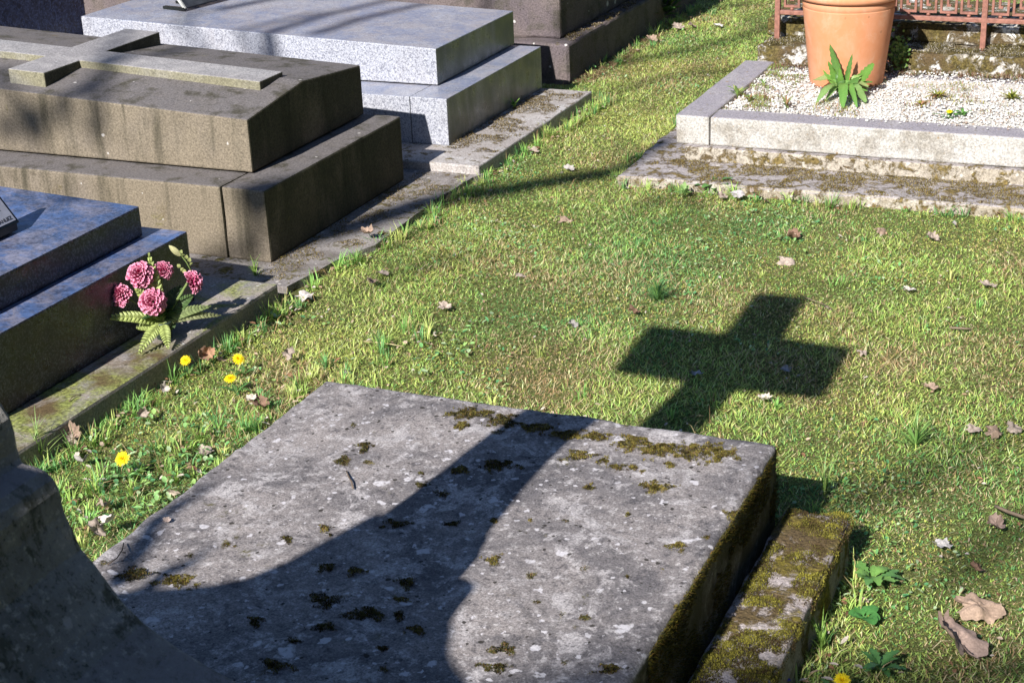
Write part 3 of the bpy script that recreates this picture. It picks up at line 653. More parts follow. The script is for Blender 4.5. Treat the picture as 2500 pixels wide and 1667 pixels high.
# ------------------------------------------------------------------ lawn
BOXES = [(-1.046, -.429, .5, 1.703), (-.423, -.342, .5, 1.71), (-3.2, -1.449, 1.40, 2.248), (-3.6, -1.452, 2.24, 3.02), (-3.0, -1.422, 3.01, 3.695), (-3.1, -1.55, 3.85, 4.96), (-1.138, .6, 3.062, 3.81), (-1.04, .6, 3.75, 4.2), (-1.11, -.45, .55, .79)]
def free(x, y, m=0.0):
    ok = np.ones(len(x), bool)
    for a, b, c, d in BOXES: ok &= ~((x > (a - m) * S) & (x < (b + m) * S) & (y > (c - m) * S) & (y < (d + m) * S))
    return ok
def fbm(x, y, s, seed=0, oct=3):
    return np.array([mn.fractal(Vector((a * s + seed, b * s, seed * .7)), 1, 2, oct) for a, b in zip(x, y)])
def visible(x, y, mx=950, my=260):
    u, v, d = projn(np.stack([x, y, np.zeros_like(x)], 1)); return (d > .3) & (u > -mx) & (u < 2500 + mx) & (v > -my) & (v < 1667 + my)
def scatter(n, x0, x1, y0, y1, m=0.0):
    x = rng.uniform(x0, x1, n); y = rng.uniform(y0, y1, n); k = free(x, y, m) & visible(x, y); return x[k], y[k]
PATCH_G = mn  # noise source
def grid_noise(x, y, s, seed):
    # cheap bilinear lookup of a precomputed noise grid
    g0 = 260; xs = np.linspace(-6, 4, g0); ys = np.linspace(.5, 12, g0)
    key = (s, seed)
    if key not in _gn:
        _gn[key] = np.array([[mn.fractal(Vector((a * s + seed * 11, b * s, seed * 3.3)), 1, 2, 4) for a in xs] for b in ys])
    G = _gn[key]; u = np.clip((x + 6) / 10 * (g0 - 1), 0, g0 - 1.001); v = np.clip((y - .5) / 11.5 * (g0 - 1), 0, g0 - 1.001)
    i = u.astype(int); j = v.astype(int); fu = u - i; fv = v - j
    return (G[j, i] * (1 - fu) + G[j, i + 1] * fu) * (1 - fv) + (G[j + 1, i] * (1 - fu) + G[j + 1, i + 1] * fu) * fv
_gn = {}
def grass():
    parts = []
    # short turf
    x, y = scatter(2600000, -5.5, 4.6, .9, 11.5)
    nA = grid_noise(x, y, 1.1, 1); nB = grid_noise(x, y, 3.5, 2); nC = grid_noise(x, y, 2.2, 3)
    keep = rng.random(len(x)) < np.clip(.9 + nB * .5, .6, 1) * np.clip(1.5 - y / 9, .4, 1); x, y, nA, nB, nC = [q[keep] for q in (x, y, nA, nB, nC)]
    n = len(x)
    yel = np.array([.58, .70, .19]); mid = np.array([.38, .62, .15]); deep = np.array([.16, .40, .13]); straw = np.array([.70, .58, .34]); brown = np.array([.48, .31, .16]); pale = np.array([.66, .76, .38])
    r = rng.random(n) * .9 + nA * 1.0 + nB * .35 + .12
    col = np.where((r > .60)[:, None], yel, np.where((r > .18)[:, None], mid, deep))
    r2 = rng.random(n); col = np.where((r2 < .10 + np.clip(nC + .05, 0, 1) * .55)[:, None], straw, col); col = np.where(((r2 > .92 - np.clip(nC + nA * .5 + .05, 0, 1) * .55))[:, None], brown, col); col = np.where(((r2 > .30) & (r2 < .38))[:, None], pale, col)
    col = col * rng.uniform(.7, 1.3, (n, 1))
    print('blades', n); L = rng.uniform(.006, .020, n) * (1 + np.clip(nB, -.4, .8)); W = rng.uniform(.0010, .0023, n); W *= 1 + np.clip((y - 4) / 12, 0, .6)
    z = np.full(n, -.004)
    m1 = blades(np.stack([x, y, z + rng.uniform(0, .006, n)], 1), L, W, rng.uniform(0, 6.28, n), rng.uniform(.8, 1.5, n), col, flat=.95)
    tag(link('grass', m1, M_blade), 'short yellow green lawn grass between the graves', 'grass', kind='stuff')
    # moss and thatch between the blades
    x, y = scatter(1750000, -5.2, 4.0, .9, 10); n = len(x); print('thatch', n); g = grid_noise(x, y, 3.1, 11) + rng.normal(0, .25, n)
    az = rng.uniform(0, 6.28, n); L = rng.uniform(.003, .008, n); W = rng.uniform(.001, .002, n); tz = rng.uniform(.001, .005, n); d = np.stack([np.cos(az), np.sin(az)], 1)
    p = np.stack([x, y], 1); A = np.c_[p - d[:, ::-1] * [[1, -1]] * W[:, None], np.full(n, 0.0)]; B = np.c_[p + d[:, ::-1] * [[1, -1]] * W[:, None], np.full(n, 0.0)]; T3 = np.c_[p + d * L[:, None], tz]
    col = np.where((g > .22)[:, None], np.array([.60, .60, .16]), np.where((g > -.15)[:, None], np.array([.36, .50, .11]), np.array([.18, .28, .08]))); q = rng.random(n)
    col = np.where((q < .14 + np.clip(grid_noise(x, y, 2.2, 3), 0, 1) * .6)[:, None], np.array([.46, .34, .20]), col) * rng.uniform(.6, 1.3, (n, 1))
    me = np_mesh('thatch', np.stack([A, B, T3], 1).reshape(-1, 3), [(np.arange(n) * 3)[:, None] + np.array([[0, 1, 2]])], np.clip(np.repeat(col, 3, 0), 0, 1))
    tag(link('moss', me, M_blade), 'low moss and thatch matted between the blades of the lawn', 'moss', kind='stuff')
    # tufts of longer grass: many loose, denser beside the stones
    tx, ty = scatter(1100, -5, 3, .9, 10)
    k = grid_noise(tx, ty, 1.4, 5) > -.02; tx, ty = tx[k], ty[k]
    ex = []; ey = []
    def along(x0, y0, x1, y1, n, off):
        for i in range(n):
            f = random.random(); ex.append((x0 + (x1 - x0) * f) * S + random.gauss(0, off)); ey.append((y0 + (y1 - y0) * f) * S + random.gauss(0, off))
    along(-1.415, 3.0, -1.395, 3.70, 60, .02); along(-1.42, 2.5, -1.40, 3.0, 40, .02); along(-1.46, 2.27, -1.42, 2.5, 16, .02); along(-1.43, 1.45, -1.43, 2.25, 80, .022); along(-1.14, 3.045, .3, 3.045, 70, .012); along(-1.15, 3.07, -1.15, 3.75, 20, .012)
    along(-1.04, 1.72, -.43, 1.72, 20, .012); along(-.325, 1.0, -.325, 1.7, 26, .02); along(-1.35, 1.35, -1.18, 2.2, 90, .06); along(-1.53, 3.9, -1.53, 4.9, 40, .03)
    ex = np.array(ex); ey = np.array(ey); kk = free(ex, ey); ex, ey = ex[kk], ey[kk]
    cx = np.concatenate([tx, ex]); cy = np.concatenate([ty, ey]); nt = len(cx)
    nb = rng.integers(10, 26, nt); idx = np.repeat(np.arange(nt), nb); n = len(idx)
    sp = rng.uniform(.004, .012, nt)[idx]
    x = cx[idx] + rng.normal(0, 1, n) * sp; y = cy[idx] + rng.normal(0, 1, n) * sp
    tl = rng.uniform(.025, .062, nt)[idx] * rng.uniform(.6, 1.2, n); tl *= np.where(idx >= len(tx), 1.1, .85)
    tc = np.array([[.26, .50, .13], [.42, .60, .15], [.55, .64, .20], [.17, .38, .13]])[rng.integers(0, 4, nt)][idx] * rng.uniform(.75, 1.3, (n, 1))
    tc = np.where((rng.random(n) < .14)[:, None], np.array([.45, .36, .18]), tc)
    az = np.arctan2(y - cy[idx], x - cx[idx]) + rng.normal(0, .5, n)
    kx = free(x, y); 
    m2 = blades(np.stack([x, y, np.full(n, -.004)], 1)[kx], tl[kx], rng.uniform(.0018, .0036, n)[kx], az[kx], rng.uniform(.15, 1.15, n)[kx], tc[kx])
    tag(link('grass', m2, M_blade), 'longer green grass tufts scattered over the lawn and along the stones', 'grass', kind='stuff')
    # straw: long dry strands lying flat
    x, y = scatter(6000, -5, 3, .9, 9); n = len(x)
    col = np.array([[.50, .40, .22], [.42, .27, .13], [.55, .48, .30], [.25, .15, .08]])[rng.integers(0, 4, n)] * rng.uniform(.7, 1.2, (n, 1))
    m3 = blades(np.stack([x, y, rng.uniform(.004, .02, n)], 1), rng.uniform(.02, .07, n), rng.uniform(.0009, .002, n), rng.uniform(0, 6.28, n), rng.uniform(1.35, 1.45, n), col, curl=.75)
    tag(link('dry_grass', m3, M_dead), 'pale dry grass strands lying in the lawn', 'dry grass', kind='stuff')
    # small broad leaves of clover and weeds
    x, y = scatter(120000, -5, 3, .9, 9)
    g = grid_noise(x, y, 2.6, 7) - .06; bed = (x > -1.44 * S) & (x < -1.05 * S) & (y > 1.3 * S) & (y < 2.3 * S); g = g + np.where(bed, .16, 0)
    k = g > .14 + rng.uniform(-.06, .35, len(x)); x, y = x[k], y[k]; n = len(x)
    col = np.array([[.18, .42, .14], [.29, .52, .18], [.36, .55, .17], [.12, .32, .13], [.46, .60, .34]])[rng.integers(0, 5, n)] * rng.uniform(.75, 1.25, (n, 1))
    bigr = np.where((x > -1.44 * S) & (x < -1.05 * S) & (y > 1.3 * S) & (y < 2.3 * S), 1.35, 1.0)
    m4 = ovals(np.stack([x, y, rng.uniform(.002, .022, n)], 1), bigr * rng.uniform(.006, .017, n), bigr * rng.uniform(.004, .010, n), rng.uniform(0, 6.28, n), rng.uniform(-.3, .8, n), col)
    tag(link('clover', m4, M_leaf), 'small round leaved weeds and clover growing through the lawn', 'ground cover', kind='stuff')
    # crumbs of dead leaf
    x, y = scatter(9000, -5, 3, .9, 9); n = len(x)
    col = np.array([[.42, .28, .18], [.52, .40, .30], [.30, .16, .09], [.60, .52, .45]])[rng.integers(0, 4, n)] * rng.uniform(.7, 1.1, (n, 1))
    ii = rng.integers(0, len(ex), 700); x = np.concatenate([x, ex[ii] + rng.normal(0, .02, 700)]); y = np.concatenate([y, ey[ii] + rng.normal(0, .02, 700)]); kq = free(x, y); x, y = x[kq], y[kq]; ne = n - 0; n = len(x); col = np.array([[.42, .28, .18], [.52, .40, .30], [.30, .16, .09], [.60, .52, .45]])[rng.integers(0, 4, n)] * rng.uniform(.7, 1.1, (n, 1)); bigl = np.where(np.arange(n) > n - 640, 1.6, 1.0)
    m5 = ovals(np.stack([x, y, rng.uniform(.004, .018, n)], 1), bigl * rng.uniform(.006, .016, n), bigl * rng.uniform(.003, .009, n), rng.uniform(0, 6.28, n), rng.uniform(-.4, .5, n), col)
    tag(link('leaf_litter', m5, M_dead), 'crumbs of dead brown leaf strewn through the grass', 'leaf litter', kind='stuff')
grass()

# ------------------------------------------------------------------ dead leaves
def leaf_mesh(size, seed, curl, tint, lobes=5, fold=.0):
    rd = random.Random(seed); nr, na = 5, 40; V = []; cols = []
    ph = rd.uniform(0, 6.28); ax = rd.uniform(.55, .95); lo_ = rd.uniform(.72, .97); tw = rd.uniform(-1.2, 1.2); lo_ = .93 if size > .05 else lo_
    for j in range(na):
        a = 2 * math.pi * j / na
        b = (a + math.pi) % (2 * math.pi) - math.pi
        lob = abs(math.cos(b * lobes / 2)) ** .7
        R = (lo_ + (1 - lo_) * lob * (1 - .35 * abs(b) / math.pi)) * (1 + .08 * math.sin(11 * a + ph) + .06 * math.sin(7 * a + 2 * ph) + rd.uniform(-.05, .05))
        if abs(b) > 2.8: R *= .6
        for i in range(1, nr + 1):
            r = R * i / nr; x = r * math.cos(a); y = r * math.sin(a) * ax
            z = curl * (y * y * .9 + .35 * x * x) + fold * abs(y) + .3 * tw * x * y + .07 * math.sin(5 * x + ph) + .28 * mn.noise(Vector((x * 1.7 + seed, y * 1.7, 0))) + .10 * mn.noise(Vector((x * 5 + seed, y * 5, 2))) + .035 * math.cos(b * lobes) * r
            V.append((x * size, y * size, z * size))
            sh = (.82 if lob > .93 and i < nr else 1.0) * rd.uniform(.9, 1.1) * (1.0 - .12 * (i == nr))
            cols.append([c * sh for c in tint])
    V.append((0, 0, 0)); cols.append([c * .8 for c in tint]); ce = len(V) - 1
    Q = []; T = []
    for j in range(na):
        j2 = (j + 1) % na; T.append((ce, j * nr, j2 * nr))
        for i in range(nr - 1): Q.append((j * nr + i, j * nr + i + 1, j2 * nr + i + 1, j2 * nr + i))
    # stalk
    s0 = len(V); L = size * rd.uniform(.5, .9); w = size * .025
    for k in range(4):
        f = k / 3; x = -size * .25 - L * f; z = size * (.03 + .12 * f * f)
        V += [(x, -w + .1 * size * f, z), (x, w + .1 * size * f, z), (x, .1 * size * f, z + 1.6 * w)]; cols += [[c * .6 for c in tint]] * 3
    for k in range(3):
        for m in range(3): Q.append((s0 + k * 3 + m, s0 + k * 3 + (m + 1) % 3, s0 + k * 3 + 3 + (m + 1) % 3, s0 + k * 3 + 3 + m))
    return np_mesh('leaf', np.array(V), [np.array(T), np.array(Q)], np.array(cols))
PALE = (.52, .42, .36); BEIGE = (.42, .30, .23); BRN = (.28, .17, .12); PINK = (.46, .33, .28)
# x, y on the photo, height above ground (m), size (m), heading, tilt, curl, tint, label
LEAVES = [
 (2340, 1562, .035, .052, 2.2, (.5, -.2), .55, PINK, 'largest dead leaf, flat and pinkish with a curled lower edge, bottom right'),
 (2390, 1478, .03, .046, .4, (.35, .15), -.7, BEIGE, 'arched beige dead leaf just above the largest leaf at the bottom right'),
 (2430, 1278, .02, .026, 1.2, (.5, .1), .6, PINK, 'pinkish curled dead leaf beside a dark twig at the right edge'),
 (1918, 634, .012, .036, .1, (.25, .1), -.9, PALE, 'pale arched dead leaf on the lawn above the shadow of the cross'),
 (1380, 534, .01, .034, .3, (.1, .1), -.5, BEIGE, 'star shaped beige dead leaf in the middle of the lawn below the pale step'),
 (742, 722, .018, .034, .9, (.15, -.1), -.2, (.72, .66, .62), 'whitish dead leaf at the corner of the dark granite plinth'),
 (704, 863, .03, .026, 1.4, (1.0, -.3), .3, PALE, 'upright pale dead leaf with its stalk down, right of the dandelions'),
 (632, 985, .02, .030, .2, (.3, .3), .9, BRN, 'crumpled brown dead leaf left of the far corner of the slab'),
 (612, 972, .035, .016, .8, (.4, 0), .7, (.7, .62, .54), 'small white curled dead leaf resting on the crumpled brown one'),
 (905, 690, .015, .024, 2.0, (.4, .2), .9, BEIGE, 'rolled beige dead leaf in the grass near the brown tomb corner'),
 (935, 668, .012, .020, .6, (.2, .2), .6, PALE, 'pale sliver of dead leaf just above the rolled beige one'),
 (235, 1290, .03, .030, 1.7, (.9, .1), .2, PALE, 'pale upright dead leaf on the moss beside the slab, bottom left'),
 (262, 1274, .04, .030, 0.0, (.2, -.5), 1.2, (.70, .62, .58), 'long rolled white dead leaf lying across the pale upright one'),
 (255, 1235, .02, .022, 2.3, (.3, .6), 1.4, PALE, 'thin curled pale dead leaf above the rolled white one, bottom left'),
 (175, 1062, .03, .026, .1, (.5, .3), 1.5, BEIGE, 'rolled beige dead leaf in the shade of the dark plinth edge'),
 (170, 1083, .02, .020, .7, (.3, .5), 1.6, PALE, 'narrow pale dead leaf under the rolled beige one'),
 (200, 1125, .02, .022, 2.6, (.2, .6), 1.2, (.5, .46, .45), 'greyish curled dead leaf left of the lowest dandelion'),
 (490, 868, .03, .026, 1.6, (1.1, .2), .9, (.50, .30, .22), 'reddish brown dead leaf standing beside the leftmost dandelion'),
 (508, 862, .03, .022, 1.1, (1.0, -.4), 1.1, (.48, .27, .17), 'second reddish brown dead leaf leaning on the first by the plinth'),
 (536, 880, .025, .024, 1.9, (.7, .3), 1.2, BEIGE, 'crumpled beige dead leaf between the two upper dandelions'),
 (400, 950, .025, .016, 1.2, (.7, .1), 1.0, (.68, .6, .55), 'small whitish dead leaf between plinth and dandelions'),
 (345, 1012, .03, .018, 1.3, (.9, 0), 1.3, PALE, 'upright narrow pale dead leaf close to the plinth edge'),
 (500, 1102, .01, .024, .2, (.1, .1), .3, PALE, 'flat pale pink dead leaf left of the slab edge'),
 (425, 1202, .02, .020, .1, (-.1, .2), -.3, (.62, .5, .38), 'oval tan dead leaf on the left rim of the slab'),
 (1085, 750, .012, .024, .1, (.2, .1), .5, PALE, 'long pale dead leaf in the lawn left of centre'),
 (1270, 670, .012, .022, .5, (.2, .2), -.6, PALE, 'small domed pale dead leaf in the lawn below the tree shadow'),
 (1400, 790, .02, .022, 1.3, (.7, .2), .2, (.66, .6, .58), 'small grey white dead leaf left of the shadow cross'),
 (1545, 762, .012, .024, .6, (.1, .4), 1.5, BRN, 'narrow brown dead leaf under the dark grass tuft'),
 (1700, 910, .01, .020, .2, (.1, 0), .2, (.5, .5, .55), 'small pale dead leaf inside the shadow of the cross, left one'),
 (1918, 902, .012, .022, 1.1, (.5, .2), .4, (.5, .5, .55), 'small pale dead leaf inside the right arm of the cross shadow'),
 (1868, 975, .012, .020, 3.0, (.1, .1), 1.1, (.75, .66, .56), 'white curled sliver of leaf just below the cross shadow'),
 (2275, 580, .015, .026, .9, (.6, .3), .6, PALE, 'pale curled dead leaf in the lawn under the gravel grave'),
 (2150, 560, .015, .024, .7, (.4, .1), -.7, BEIGE, 'beige domed dead leaf in the lawn left of a paler curled one'),
 (1935, 580, .012, .026, .3, (.1, .2), 1.1, BRN, 'dark brown curled dead leaf above the pale arched one'),
 (2330, 545, .02, .016, 1.4, (.9, .1), .1, (.68, .64, .62), 'small upright whitish dead leaf near the pale stone step, right'),
 (2220, 707, .01, .020, .2, (.1, .1), .4, (.72, .66, .6), 'small white dead leaf in the right part of the lawn'),
 (2410, 695, .01, .030, .4, (.1, .2), .5, PALE, 'long pale dead leaf in the lawn near the right edge'),
 (2105, 858, .012, .018, 1.0, (.3, .1), -.6, PALE, 'small pale tent shaped dead leaf right of the cross shadow'),
 (2270, 945, .01, .024, .1, (.1, .1), .9, BEIGE, 'pinkish long dead leaf in the lawn, right of the slab corner'),
 (2375, 1045, .02, .024, .1, (.5, .1), -.4, PALE, 'left one of two pale dead leaves side by side at the right edge'),
 (2425, 1050, .02, .026, .3, (.5, .2), -.5, BEIGE, 'beige folded dead leaf between the pale ones at the right edge'),
 (2475, 1042, .02, .024, .4, (.5, .3), -.4, PALE, 'right one of two pale dead leaves side by side at the right edge'),
 (1762, 478, .02, .026, 1.0, (.6, .3), .5, PALE, 'leftmost pale dead leaf heaped against the pale stone step'),
 (1800, 472, .03, .030, .5, (.5, 0), -.5, (.6, .55, .56), 'broad greyish dead leaf heaped against the pale stone step'),
 (1838, 470, .035, .026, 2.2, (.8, .4), .8, PALE, 'upright curled dead leaf at the pale step, right of the broad one'),
 (1865, 488, .02, .024, 1.5, (.7, .5), .6, BEIGE, 'dark edged beige dead leaf at the foot of the pale stone step'),
 (895, 570, .025, .032, .15, (.1, .1), 1.6, BEIGE, 'rolled brown dead leaf lying on the concrete strip by the brown tomb'),
 (1655, 66, .02, .040, .6, (.5, .2), .4, PALE, 'large pale dead leaf in the far grass at the top'),
 (1690, 64, .02, .034, 1.3, (.5, .4), .5, PINK, 'pinkish dead leaf beside the large pale one at the top'),
 (1752, 62, .015, .030, .2, (.1, .1), .3, (.7, .68, .66), 'flat white dead leaf in the far grass at the top'),
 (1590, 97, .02, .034, .1, (.2, .2), .6, BEIGE, 'beige dead leaf near the foot of the dark tomb'),
 (1950, 1565, .015, .024, .6, (.3, .2), .6, PINK, 'torn pinkish leaf beside a grass tuft at the bottom'),
 (2385, 1385, .015, .020, 1.4, (.4, .3), .3, BRN, 'small brown dead leaf above the arched beige one, bottom right'),
 (2300, 1330, .012, .022, .1, (.1, .1), .4, (.55, .52, .52), 'greyish flat dead leaf in the grass right of the mossy edging'),
 (1510, 438, .008, .016, .1, (.1, .1), .4, (.7, .6, .45), 'small yellowish dead leaf under the corner of the pale step'),
 (1645, 447, .010, .018, .1, (.2, .1), .3, (.72, .66, .6), 'small white dead leaf in the grass before the pale stone step'),
 (1300, 370, .010, .028, .1, (.1, .1), .5, PALE, 'pale dead leaf in the grass between grey tomb and pale step'),
 (1388, 412, .010, .024, .7, (.4, .1), .5, (.7, .64, .6), 'white dead leaf in the grass above the tree shadow'),
 (406, 1270, -1, .010, .5, (.3, .1), .6, (.66, .52, .46), 'tiny dead leaf lying in a spot of shade on the slab'),
]
for k, (px, py, h, sz, hd, tl, cu, tint, lab) in enumerate(LEAVES):
    if h == -1: p = atz(px, py, .1455 * S + .006)
    else:
        zz = (.02 if 'strip' in lab else 0) ; p = atz(px, py, zz + h)
    me = leaf_mesh(sz * (1.15 if sz > .045 else .9), k + 3, cu, [c * (1.0 if sz > .045 else .85) for c in tint], (3 if sz > .045 else 5) if k % 3 else 3, .15 if k % 2 else 0)
    o = link('dead_leaf', me, M_dead, smooth=True); o.location = p; o.rotation_euler = (tl[0], tl[1], hd)
    tag(o, lab, 'dead leaf', 'dead leaves fallen on the graves and lawn')

# ------------------------------------------------------------------ plants
def ribbon_leaf(bm, colL, base, tip, width, droop=.1, nrm=Vector((0, 0, 1)), col=(.15, .3, .06), wav=0.0, shape='lance', seg=9, fold=.25, jag=0.0):
    """a leaf from base to tip, as a V folded strip"""
    d = tip - base; L = d.length; s = d.cross(nrm).normalized(); n2 = s.cross(d).normalized()
    if n2.dot(nrm) < 0: n2 = -n2
    rows = []
    for i in range(seg + 1):
        f = i / seg
        if shape == 'lance': wd = math.sin(math.pi * min(1, f * .92 + .05)) ** .8 * (1 if f < .98 else .2)
        elif shape == 'spoon': wd = (.12 + .88 * max(0, math.sin(math.pi * max(0, (f - .28) / .74))) ** .7) if f > .28 else .12
        else: wd = (1 - f) ** .75 * min(1, f * 9 + .15)
        if jag: wd *= 1 - jag * (i % 2)
        wv = wav * math.sin(f * 14)
        c = base + d * f + n2 * (L * droop * math.sin(math.pi * f))
        e = width / 2 * wd
        l = c - s * e + n2 * (e * fold + wv * e); r = c + s * e + n2 * (e * fold - wv * e)
        rows.append((bm.verts.new(l), bm.verts.new(c), bm.verts.new(r)))
        for q, k in ((.95 + .1 * (i % 2), 0), (1.18, 1), (.95 + .1 * (i % 2), 2)): colL.append([x * q for x in col])
    for a, b in zip(rows, rows[1:]):
        bm.faces.new((a[0], a[1], b[1], b[0])); bm.faces.new((a[1], a[2], b[2], b[1]))
def leaf_obj(name, parent, mat, calls):
    bm = bmesh.new(); cl = []
    for kw in calls: ribbon_leaf(bm, cl, **kw)
    me = bpy.data.meshes.new(name); bm.to_mesh(me); bm.free()
    a = me.color_attributes.new('tint', 'FLOAT_COLOR', 'POINT'); c = np.ones((len(cl), 4), np.float32); c[:, :3] = np.clip(cl, 0, 1); a.data.foreach_set('color', c.ravel())
    return link(name, me, mat, parent, smooth=True)
def tube_np(pts, rad, seg=7):
    bm = bmesh.new(); rings = []
    for i, p in enumerate(pts):
        d = (pts[min(i + 1, len(pts) - 1)] - pts[max(i - 1, 0)]).normalized(); a = d.orthogonal().normalized(); b = d.cross(a)
        r = rad[i] if hasattr(rad, '__len__') else rad
        rings.append([bm.verts.new(p + (a * math.cos(2 * math.pi * k / seg) + b * math.sin(2 * math.pi * k / seg)) * r) for k in range(seg)])
    for q, w2 in zip(rings, rings[1:]):
        for k in range(seg): bm.faces.new((q[k], q[(k + 1) % seg], w2[(k + 1) % seg], w2[k]))
    bm.faces.new(rings[0][::-1]); bm.faces.new(rings[-1]); return bm_mesh(bm)
M_stem = plain('green_stem', (.16, .22, .07), .6, .2)

def dandelion(px, py, zh, size, label, face=(0, -.3, 1), ground=0.0, leaves=5):
    c = atz(px, py, zh); base = Vector((c.x + random.uniform(-.01, .01), c.y + .01, ground))
    t = thing('dandelion', label, 'dandelion', base)
    link('stem', tube_np([base, base.lerp(c, .5) + Vector((.003, 0, 0)), c], .0013, 6), M_stem, t)
    nrm = Vector(face).normalized(); a = nrm.orthogonal().normalized(); b = nrm.cross(a); calls = []
    for ring, (n, r, lift) in enumerate(((22, 1.0, .05), (20, .82, .22), (16, .6, .40), (11, .38, .55), (6, .18, .6))):
        for k in range(n):
            an = 2 * math.pi * k / n + ring * .37 + random.uniform(-.08, .08); d = a * math.cos(an) + b * math.sin(an); rr = r * random.uniform(.88, 1.08)
            calls.append(dict(base=c + d * size * .06 + nrm * lift * size * .25, tip=c + d * size * rr + nrm * size * lift, width=size * .17, droop=.08, nrm=nrm, col=(.85, .62 + .06 * random.random(), .015), seg=4, fold=.1, shape='lance'))
    leaf_obj('petals', t, M_petal, calls)
    calls = []
    for k in range(leaves):
        an = 2 * math.pi * (k + random.uniform(-.3, .3)) / max(1, leaves); L = random.uniform(.035, .06)
        calls.append(dict(base=base + Vector((0, 0, .002)), tip=base + Vector((math.cos(an) * L, math.sin(an) * L, random.uniform(.006, .025))), width=.014, droop=.12, col=(.09, .21, .06), seg=14, jag=.5, wav=.1))
    if calls: leaf_obj('leaves', t, M_leaf, calls)
dandelion(453, 880, .045, .016, 'leftmost dandelion, by the edge of the dark granite plinth', (.2, -.5, .6))
dandelion(582, 877, .05, .018, 'dandelion tipped to the right, furthest right of the upper three', (.5, -.4, .7))
dandelion(562, 925, .045, .0175, 'dandelion below the other two upper ones, flat faced', (.1, -.35, 1))
dandelion(299, 1120, .055, .0195, 'large open dandelion low on the left beside the mossy ground', (.1, -.8, .8))
dandelion(2056, 1661, .05, .017, 'dandelion at the bottom edge right of the mossy edging', (.1, -.5, 1))
dandelion(2318, 273, .106 * S + .03, .012, 'small dandelion in the white gravel', (.1, -.4, 1), .106 * S, 6)
# spreading weed rosettes
def rosette(label, px, py, z, n, L, W, cols, lift=(.1, .6), shape='spoon', name='weed', cat='weed', seed=1, jag=0):
    rd = random.Random(seed); b = atz(px, py, z); t = thing(name, label, cat, b); calls = []
    for k in range(n):
        an = 2 * math.pi * (k + rd.uniform(-.4, .4)) / n; l = L * rd.uniform(.6, 1.15); e = rd.uniform(*lift)
        calls.append(dict(base=b.copy(), tip=b + Vector((math.cos(an) * l * math.cos(e), math.sin(an) * l * math.cos(e), l * math.sin(e) + .004)), width=W * rd.uniform(.7, 1.2), droop=rd.uniform(.05, .25), col=rd.choice(cols), seg=12, shape=shape, jag=jag, wav=.12))
    leaf_obj('leaves', t, M_leaf, calls); return t
GR = [(.13, .28, .07), (.17, .33, .08), (.10, .22, .07)]
rosette('thistle like green weed rosette right of the mossy edging', 2130, 1420, .01, 11, .055, .026, GR, (.05, .5), seed=2, jag=.35)
rosette('round leaved green weed at the foot of the mossy edging', 2110, 1510, .008, 6, .035, .026, [(.08, .24, .06)], (.05, .3), seed=3)
rosette('pale green leafy weed before the pale stone step', 1672, 480, .006, 16, .045, .013, [(.28, .42, .15), (.22, .36, .12)], (.2, 1.0), seed=4, jag=.3)
rosette('dark green broad weed at the foot of the pale stone step', 1748, 462, .006, 9, .07, .022, [(.08, .2, .05), (.12, .27, .07)], (.1, .7), seed=5)
rosette('green weed at the inner left corner of the gravel bed', 1800, 238, .106 * S, 12, .055, .012, [(.2, .33, .08), (.3, .34, .12)], (.3, 1.1), 'lance', seed=6)
rosette('low reddish green weed in the gravel near the left kerb', 1832, 250, .106 * S, 12, .04, .010, [(.2, .3, .08), (.3, .17, .08)], (.1, .8), 'lance', seed=7)
rosette('tiny upright green shoots in the gravel left of the pot', 1862, 215, .106 * S, 7, .045, .007, [(.22, .36, .12)], (.7, 1.3), 'lance', seed=8)
rosette('sparse brown green weed in the gravel before the pot', 1920, 265, .106 * S, 14, .045, .009, [(.2, .28, .1), (.25, .14, .07)], (.1, 1.0), 'lance', seed=9)
rosette('yellowish sedum patch in the gravel right of the pot', 2290, 243, .106 * S, 40, .05, .008, [(.32, .30, .05), (.2, .24, .05), (.35, .2, .1)], (.05, .7), 'lance', seed=10)
rosette('smaller yellowish sedum patch in front of the larger one', 2250, 262, .106 * S, 26, .035, .008, [(.32, .30, .05), (.38, .2, .12)], (.05, .7), 'lance', seed=11)
rosette('yellowish sedum patch in the gravel at the right edge', 2470, 245, .106 * S, 30, .05, .008, [(.32, .30, .05), (.2, .24, .05)], (.05, .7), 'lance', seed=12)
rosette('small leafy weed growing on the plinth of the grey tomb', 1255, 265, .031 * S, 9, .04, .013, [(.2, .36, .08)], (.4, 1.2), seed=13)
rosette('green weed clump under the corner of the pale kerb wall', 2350, 285, .106 * S, 10, .04, .018, [(.12, .28, .06)], (.1, .8), seed=14, jag=.3)
rosette('shaded clover like weed in the gap between slab and edging, upper', 1800, 1440, .02, 14, .03, .016, [(.10, .26, .06)], (.2, 1.2), seed=15)
rosette('shaded leafy weed in the gap between slab and edging, middle', 1880, 1275, .03, 12, .03, .014, [(.08, .24, .06)], (.2, 1.2), seed=16)
rosette('weed with small lilac flowers in the gap below the slab corner', 1700, 1600, .03, 12, .035, .013, [(.07, .18, .05)], (.2, 1.2), seed=17)
rosette('leafy green weed in the shade at the bottom right', 2150, 1640, .01, 14, .05, .018, [(.08, .2, .06)], (.1, .8), seed=18, jag=.4)
rosette('coarse dark grass tuft in the middle of the lawn', 1605, 735, 0, 90, .085, .0042, [(.10, .22, .07), (.16, .29, .08), (.07, .17, .06)], (.15, 1.2), 'taper', 'grass_tuft', 'grass tuft', 19)
rosette('long leaved grass tuft in the lawn right of the slab', 2235, 1090, 0, 40, .10, .0055, [(.17, .32, .08), (.24, .36, .11)], (.1, 1.3), 'taper', 'grass_tuft', 'grass tuft', 20)
